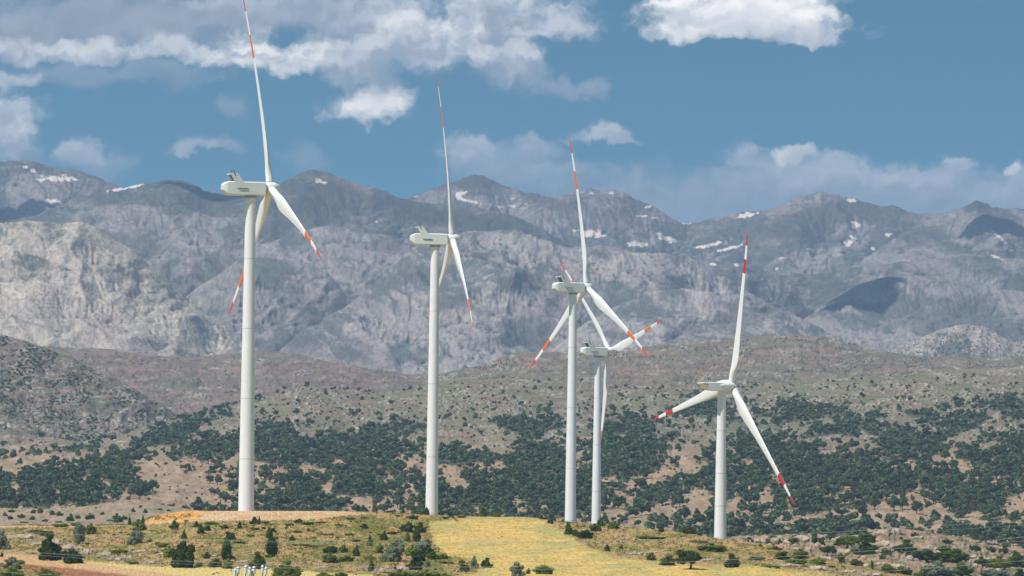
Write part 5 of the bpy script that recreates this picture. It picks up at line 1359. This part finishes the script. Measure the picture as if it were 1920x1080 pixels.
tufts('dry_grass', scatter_px(9000, (-40, 1720, 960, 1084), lambda u, v: (v > np.interp(u, [-40, 300, 620, 1000, 1200, 1350, 1500, 1700], [986, 966, 958, 972, 991, 1010, 1038, 1074])) * (poly_sd(u, v, FIELD) < 0) * (poly_sd(u, v, TRACK) < -1) * (poly_sd(u, v, STRIP) < -1) * (poly_sd(u, v, STRAW) < -1) * (.25 + sstep(fbm(u / 26, v / 8, 4, 671), -.2, .5)), 2.0, 4.0, 10), HILL,
      'tufts of dry grass over the meadow of the near hill', 'grass', [(.40, .29, .10), (.30, .25, .08), (.20, .20, .05), (.46, .31, .15)], 2.2)
tufts('straw', scatter_px(3500, (790, 1600, 968, 1084), lambda u, v: (poly_sd(u, v, FIELD) > 1) * (v > np.interp(u, [800, 1015, 1100], [976, 974, 1000])) * (.4 + .6 * sstep(fbm(u / 50, v / 4, 3, 672), -.3, .3)), 2.0, 4.5, 11), HILL,
      'short golden straw of the mown field', 'straw', [(.64, .45, .17), (.58, .43, .17), (.62, .44, .15), (.56, .43, .15)], .8)

# ------------------------------------------------------------------ power line close to the camera
M_WIRE = material('bare_wire', (.42, .42, .41, 1), rough=.5)
M_CER = material('white_ceramic', (.80, .80, .78, 1), rough=.25, spec=.5)
M_WOOD = material('weathered_wood', (.20, .15, .11, 1), rough=.9, vary=(4, .3))
def cable(pts, D, r, lab):
    pp = np.array(pts, float); c = np.polyfit(pp[:, 0], pp[:, 1], min(2, len(pts) - 1))
    cu_ = bpy.data.curves.new('power_cable', 'CURVE'); cu_.dimensions = '3D'; cu_.bevel_depth = r; cu_.bevel_resolution = 1
    sp = cu_.splines.new('POLY'); xs_ = np.linspace(-330, 2250, 60); sp.points.add(59)
    for i, x in enumerate(xs_):
        v = at(x, np.polyval(c, x), D); sp.points[i].co = (*v, 1)
    o = bpy.data.objects.new('power_cable', cu_); COL.objects.link(o); cu_.materials.append(M_WIRE)
    dg = bpy.context.evaluated_depsgraph_get(); me = bpy.data.meshes.new_from_object(o.evaluated_get(dg))
    bpy.data.objects.remove(o)
    o = link_mesh('power_cable', me, []); tag(o, lab, 'cable', 'power cables sagging across the bottom')
cable([(50, 997), (640, 1018), (1100, 1014), (1560, 998), (1920, 974)], 430, .011, 'topmost pale power cable sagging across the golden field')
cable([(50, 999), (640, 1020), (1100, 1019), (1600, 1004), (1920, 984)], 431, .006, 'thin power cable just under the topmost one')
cable([(50, 1036), (320, 1050), (900, 1061), (1497, 1046), (1920, 1005)], 400, .012, 'middle pale power cable crossing below the rocky ridge')
cable([(50, 1041), (320, 1055), (900, 1067), (1497, 1053), (1920, 1012)], 402, .008, 'power cable close under the middle one')
cable([(0, 1073), (120, 1078), (900, 1100), (1560, 1076), (1920, 1052)], 380, .012, 'lowest pale power cable, seen only in the bottom corners')
# pole whose top reaches into the picture
D0 = 300.0; S0 = D0 / F
top = at(470, 1086, D0)
root = empty('utility_pole', (top.x, D0, top.z - 9.2)); tag(root, 'utility pole top with white ceramic insulators at the bottom edge below the tallest tower', 'utility pole')
bm = bmesh.new(); tube(bm, (0, .25, -2.0), (0, .25, 9.1), .17, .11, 20); finish('pole', bm, M_WOOD, root)
for k, (y, z) in enumerate(((-.12, 9.02), (.45, 8.92))):
    bm = bmesh.new(); boxm(bm, -1.25, 1.35, y - .05, y + .05, z, z + .1); finish('crossarm', bm, M_GREY, root, smooth=False)
for (px, py, w) in ((440.5, 1074, 6.2), (446, 1070, 6.4), (460.8, 1068, 7.2), (468.6, 1070.5, 6.2), (472.6, 1076.5, 5.2), (476.2, 1069.5, 6.4), (491.6, 1067.5, 6.2), (498, 1071, 5.8)):
    c = at(px, py, D0); lx, lz = c.x - top.x, c.z - (top.z - 9.2); y = random.uniform(-.1, .4); r = w * S0 / 2
    bm = bmesh.new(); tube(bm, (lx + random.uniform(-.05, .05), y, 9.0), (lx, y, lz - .12), .022, .022, 8); st = finish('insulator_pin', bm, M_DARK, root)
    bm = bmesh.new()
    prof = [(-.20, .55), (-.19, .82), (-.02, .95), (.02, 1.0), (.08, .98), (.10, .86), (.11, .98), (.15, .96), (.19, .70), (.215, .35), (.222, .05)]
    revolve(bm, [(z_ * 1.0, q * r) for z_, q in prof], 24, 'Z'); bmesh.ops.translate(bm, verts=bm.verts, vec=(lx, y, lz)); ins = finish('insulator', bm, M_CER, root, angle=60)
    bm = bmesh.new(); revolve(bm, [(.085, r * .96), (.085, r * 1.03), (.112, r * 1.03), (.112, r * .96)], 24, 'Z'); bmesh.ops.translate(bm, verts=bm.verts, vec=(lx, y, lz)); finish('insulator_band', bm, M_DARK, ins)

# far lattice pylons on the plateau
def pylon(px, py, h_px, D, lab):
    P_ = at(px, py, D); H = h_px * D / F
    root = empty('lattice_pylon', P_); tag(root, lab, 'pylon')
    bm = bmesh.new()
    def cor(z): w = H * (.085 * (1 - z / H) + .018); return [Vector((sx_ * w, sy_ * w, z)) for sx_, sy_ in ((-1, -1), (1, -1), (1, 1), (-1, 1))]
    lv = [H * k / 9 for k in range(10)]
    for a_, b_ in zip(lv[:-1], lv[1:]):
        A, B = cor(a_), cor(b_)
        for k in range(4):
            tube(bm, A[k], B[k], .22, seg=4); tube(bm, A[k], B[(k + 1) % 4], .12, seg=4); tube(bm, A[(k + 1) % 4], B[k], .12, seg=4); tube(bm, B[k], B[(k + 1) % 4], .12, seg=4)
    finish('lattice_mast', bm, M_GREY, root, smooth=False)
    for z in (.66, .80, .94):
        bm = bmesh.new(); L_ = H * .14
        for sg in (-1, 1): tube(bm, (0, 0, H * z), (sg * L_, 0, H * z), .2, seg=4); tube(bm, (0, 0, H * (z + .05)), (sg * L_, 0, H * z), .12, seg=4)
        finish('pylon_arm', bm, M_GREY, root, smooth=False)
P7 = L7.ground(1736, 690); pylon(1736, 690, 56, P7.y, 'faint lattice pylon on the plateau before the speckled hill')
P7 = L7.ground(1199, 700); pylon(1199, 700, 26, P7.y, 'faint smaller lattice pylon on the plateau right of the smallest turbine')

# clouds above the frame that shade the mountains
M_CLOUD = material('cloud', (.9, .9, .9, 1), rough=1.0, spec=0)
def shade_cloud(layer, px, py, w, dpt, lab, alt=2300, rot=0.0):
    P_ = layer.ground(px, py); k = (alt - P_.z) / sun_dir.z; c = P_ + sun_dir * k; r_ = np.random.default_rng(int(px))
    bm = bmesh.new()
    for i in range(16):
        b2 = bmesh.new(); bmesh.ops.create_icosphere(b2, subdivisions=3, radius=1)
        t = r_.uniform(-1, 1); rr = (1 - t * t * .7)
        off = Vector((t * w * .42, r_.uniform(-.35, .35) * dpt * rr, r_.uniform(0, .3) * dpt)); s_ = dpt * r_.uniform(.28, .42) * rr
        for v in b2.verts: v.co = v.co * s_ * (1 + .12 * float(perlin(v.co.x * 2 + i, v.co.y * 2 + v.co.z * 3, 9))) * (1 if v.co.z > 0 else .8) + off
        m_ = bpy.data.meshes.new('t'); b2.to_mesh(m_); b2.free(); bm.from_mesh(m_); bpy.data.meshes.remove(m_)
    o = finish('cloud', bm, M_CLOUD, None, angle=180); o.location = c; o.rotation_euler = (0, 0, R(rot)); tag(o, lab, 'cloud', 'clouds above the mountains')
shade_cloud(L2b, 1606, 562, 250, 170, 'small cumulus above the shaded shoulder, outside the picture', rot=30)
shade_cloud(L1, 40, 398, 260, 120, 'small cumulus above the left snow mountain, outside the picture')
shade_cloud(L1d, 1845, 415, 190, 150, 'small cumulus above the right-hand peak, outside the picture')
shade_cloud(L2, 400, 372, 300, 90, 'small cumulus above the saddle left of the dark mountain, outside the picture')
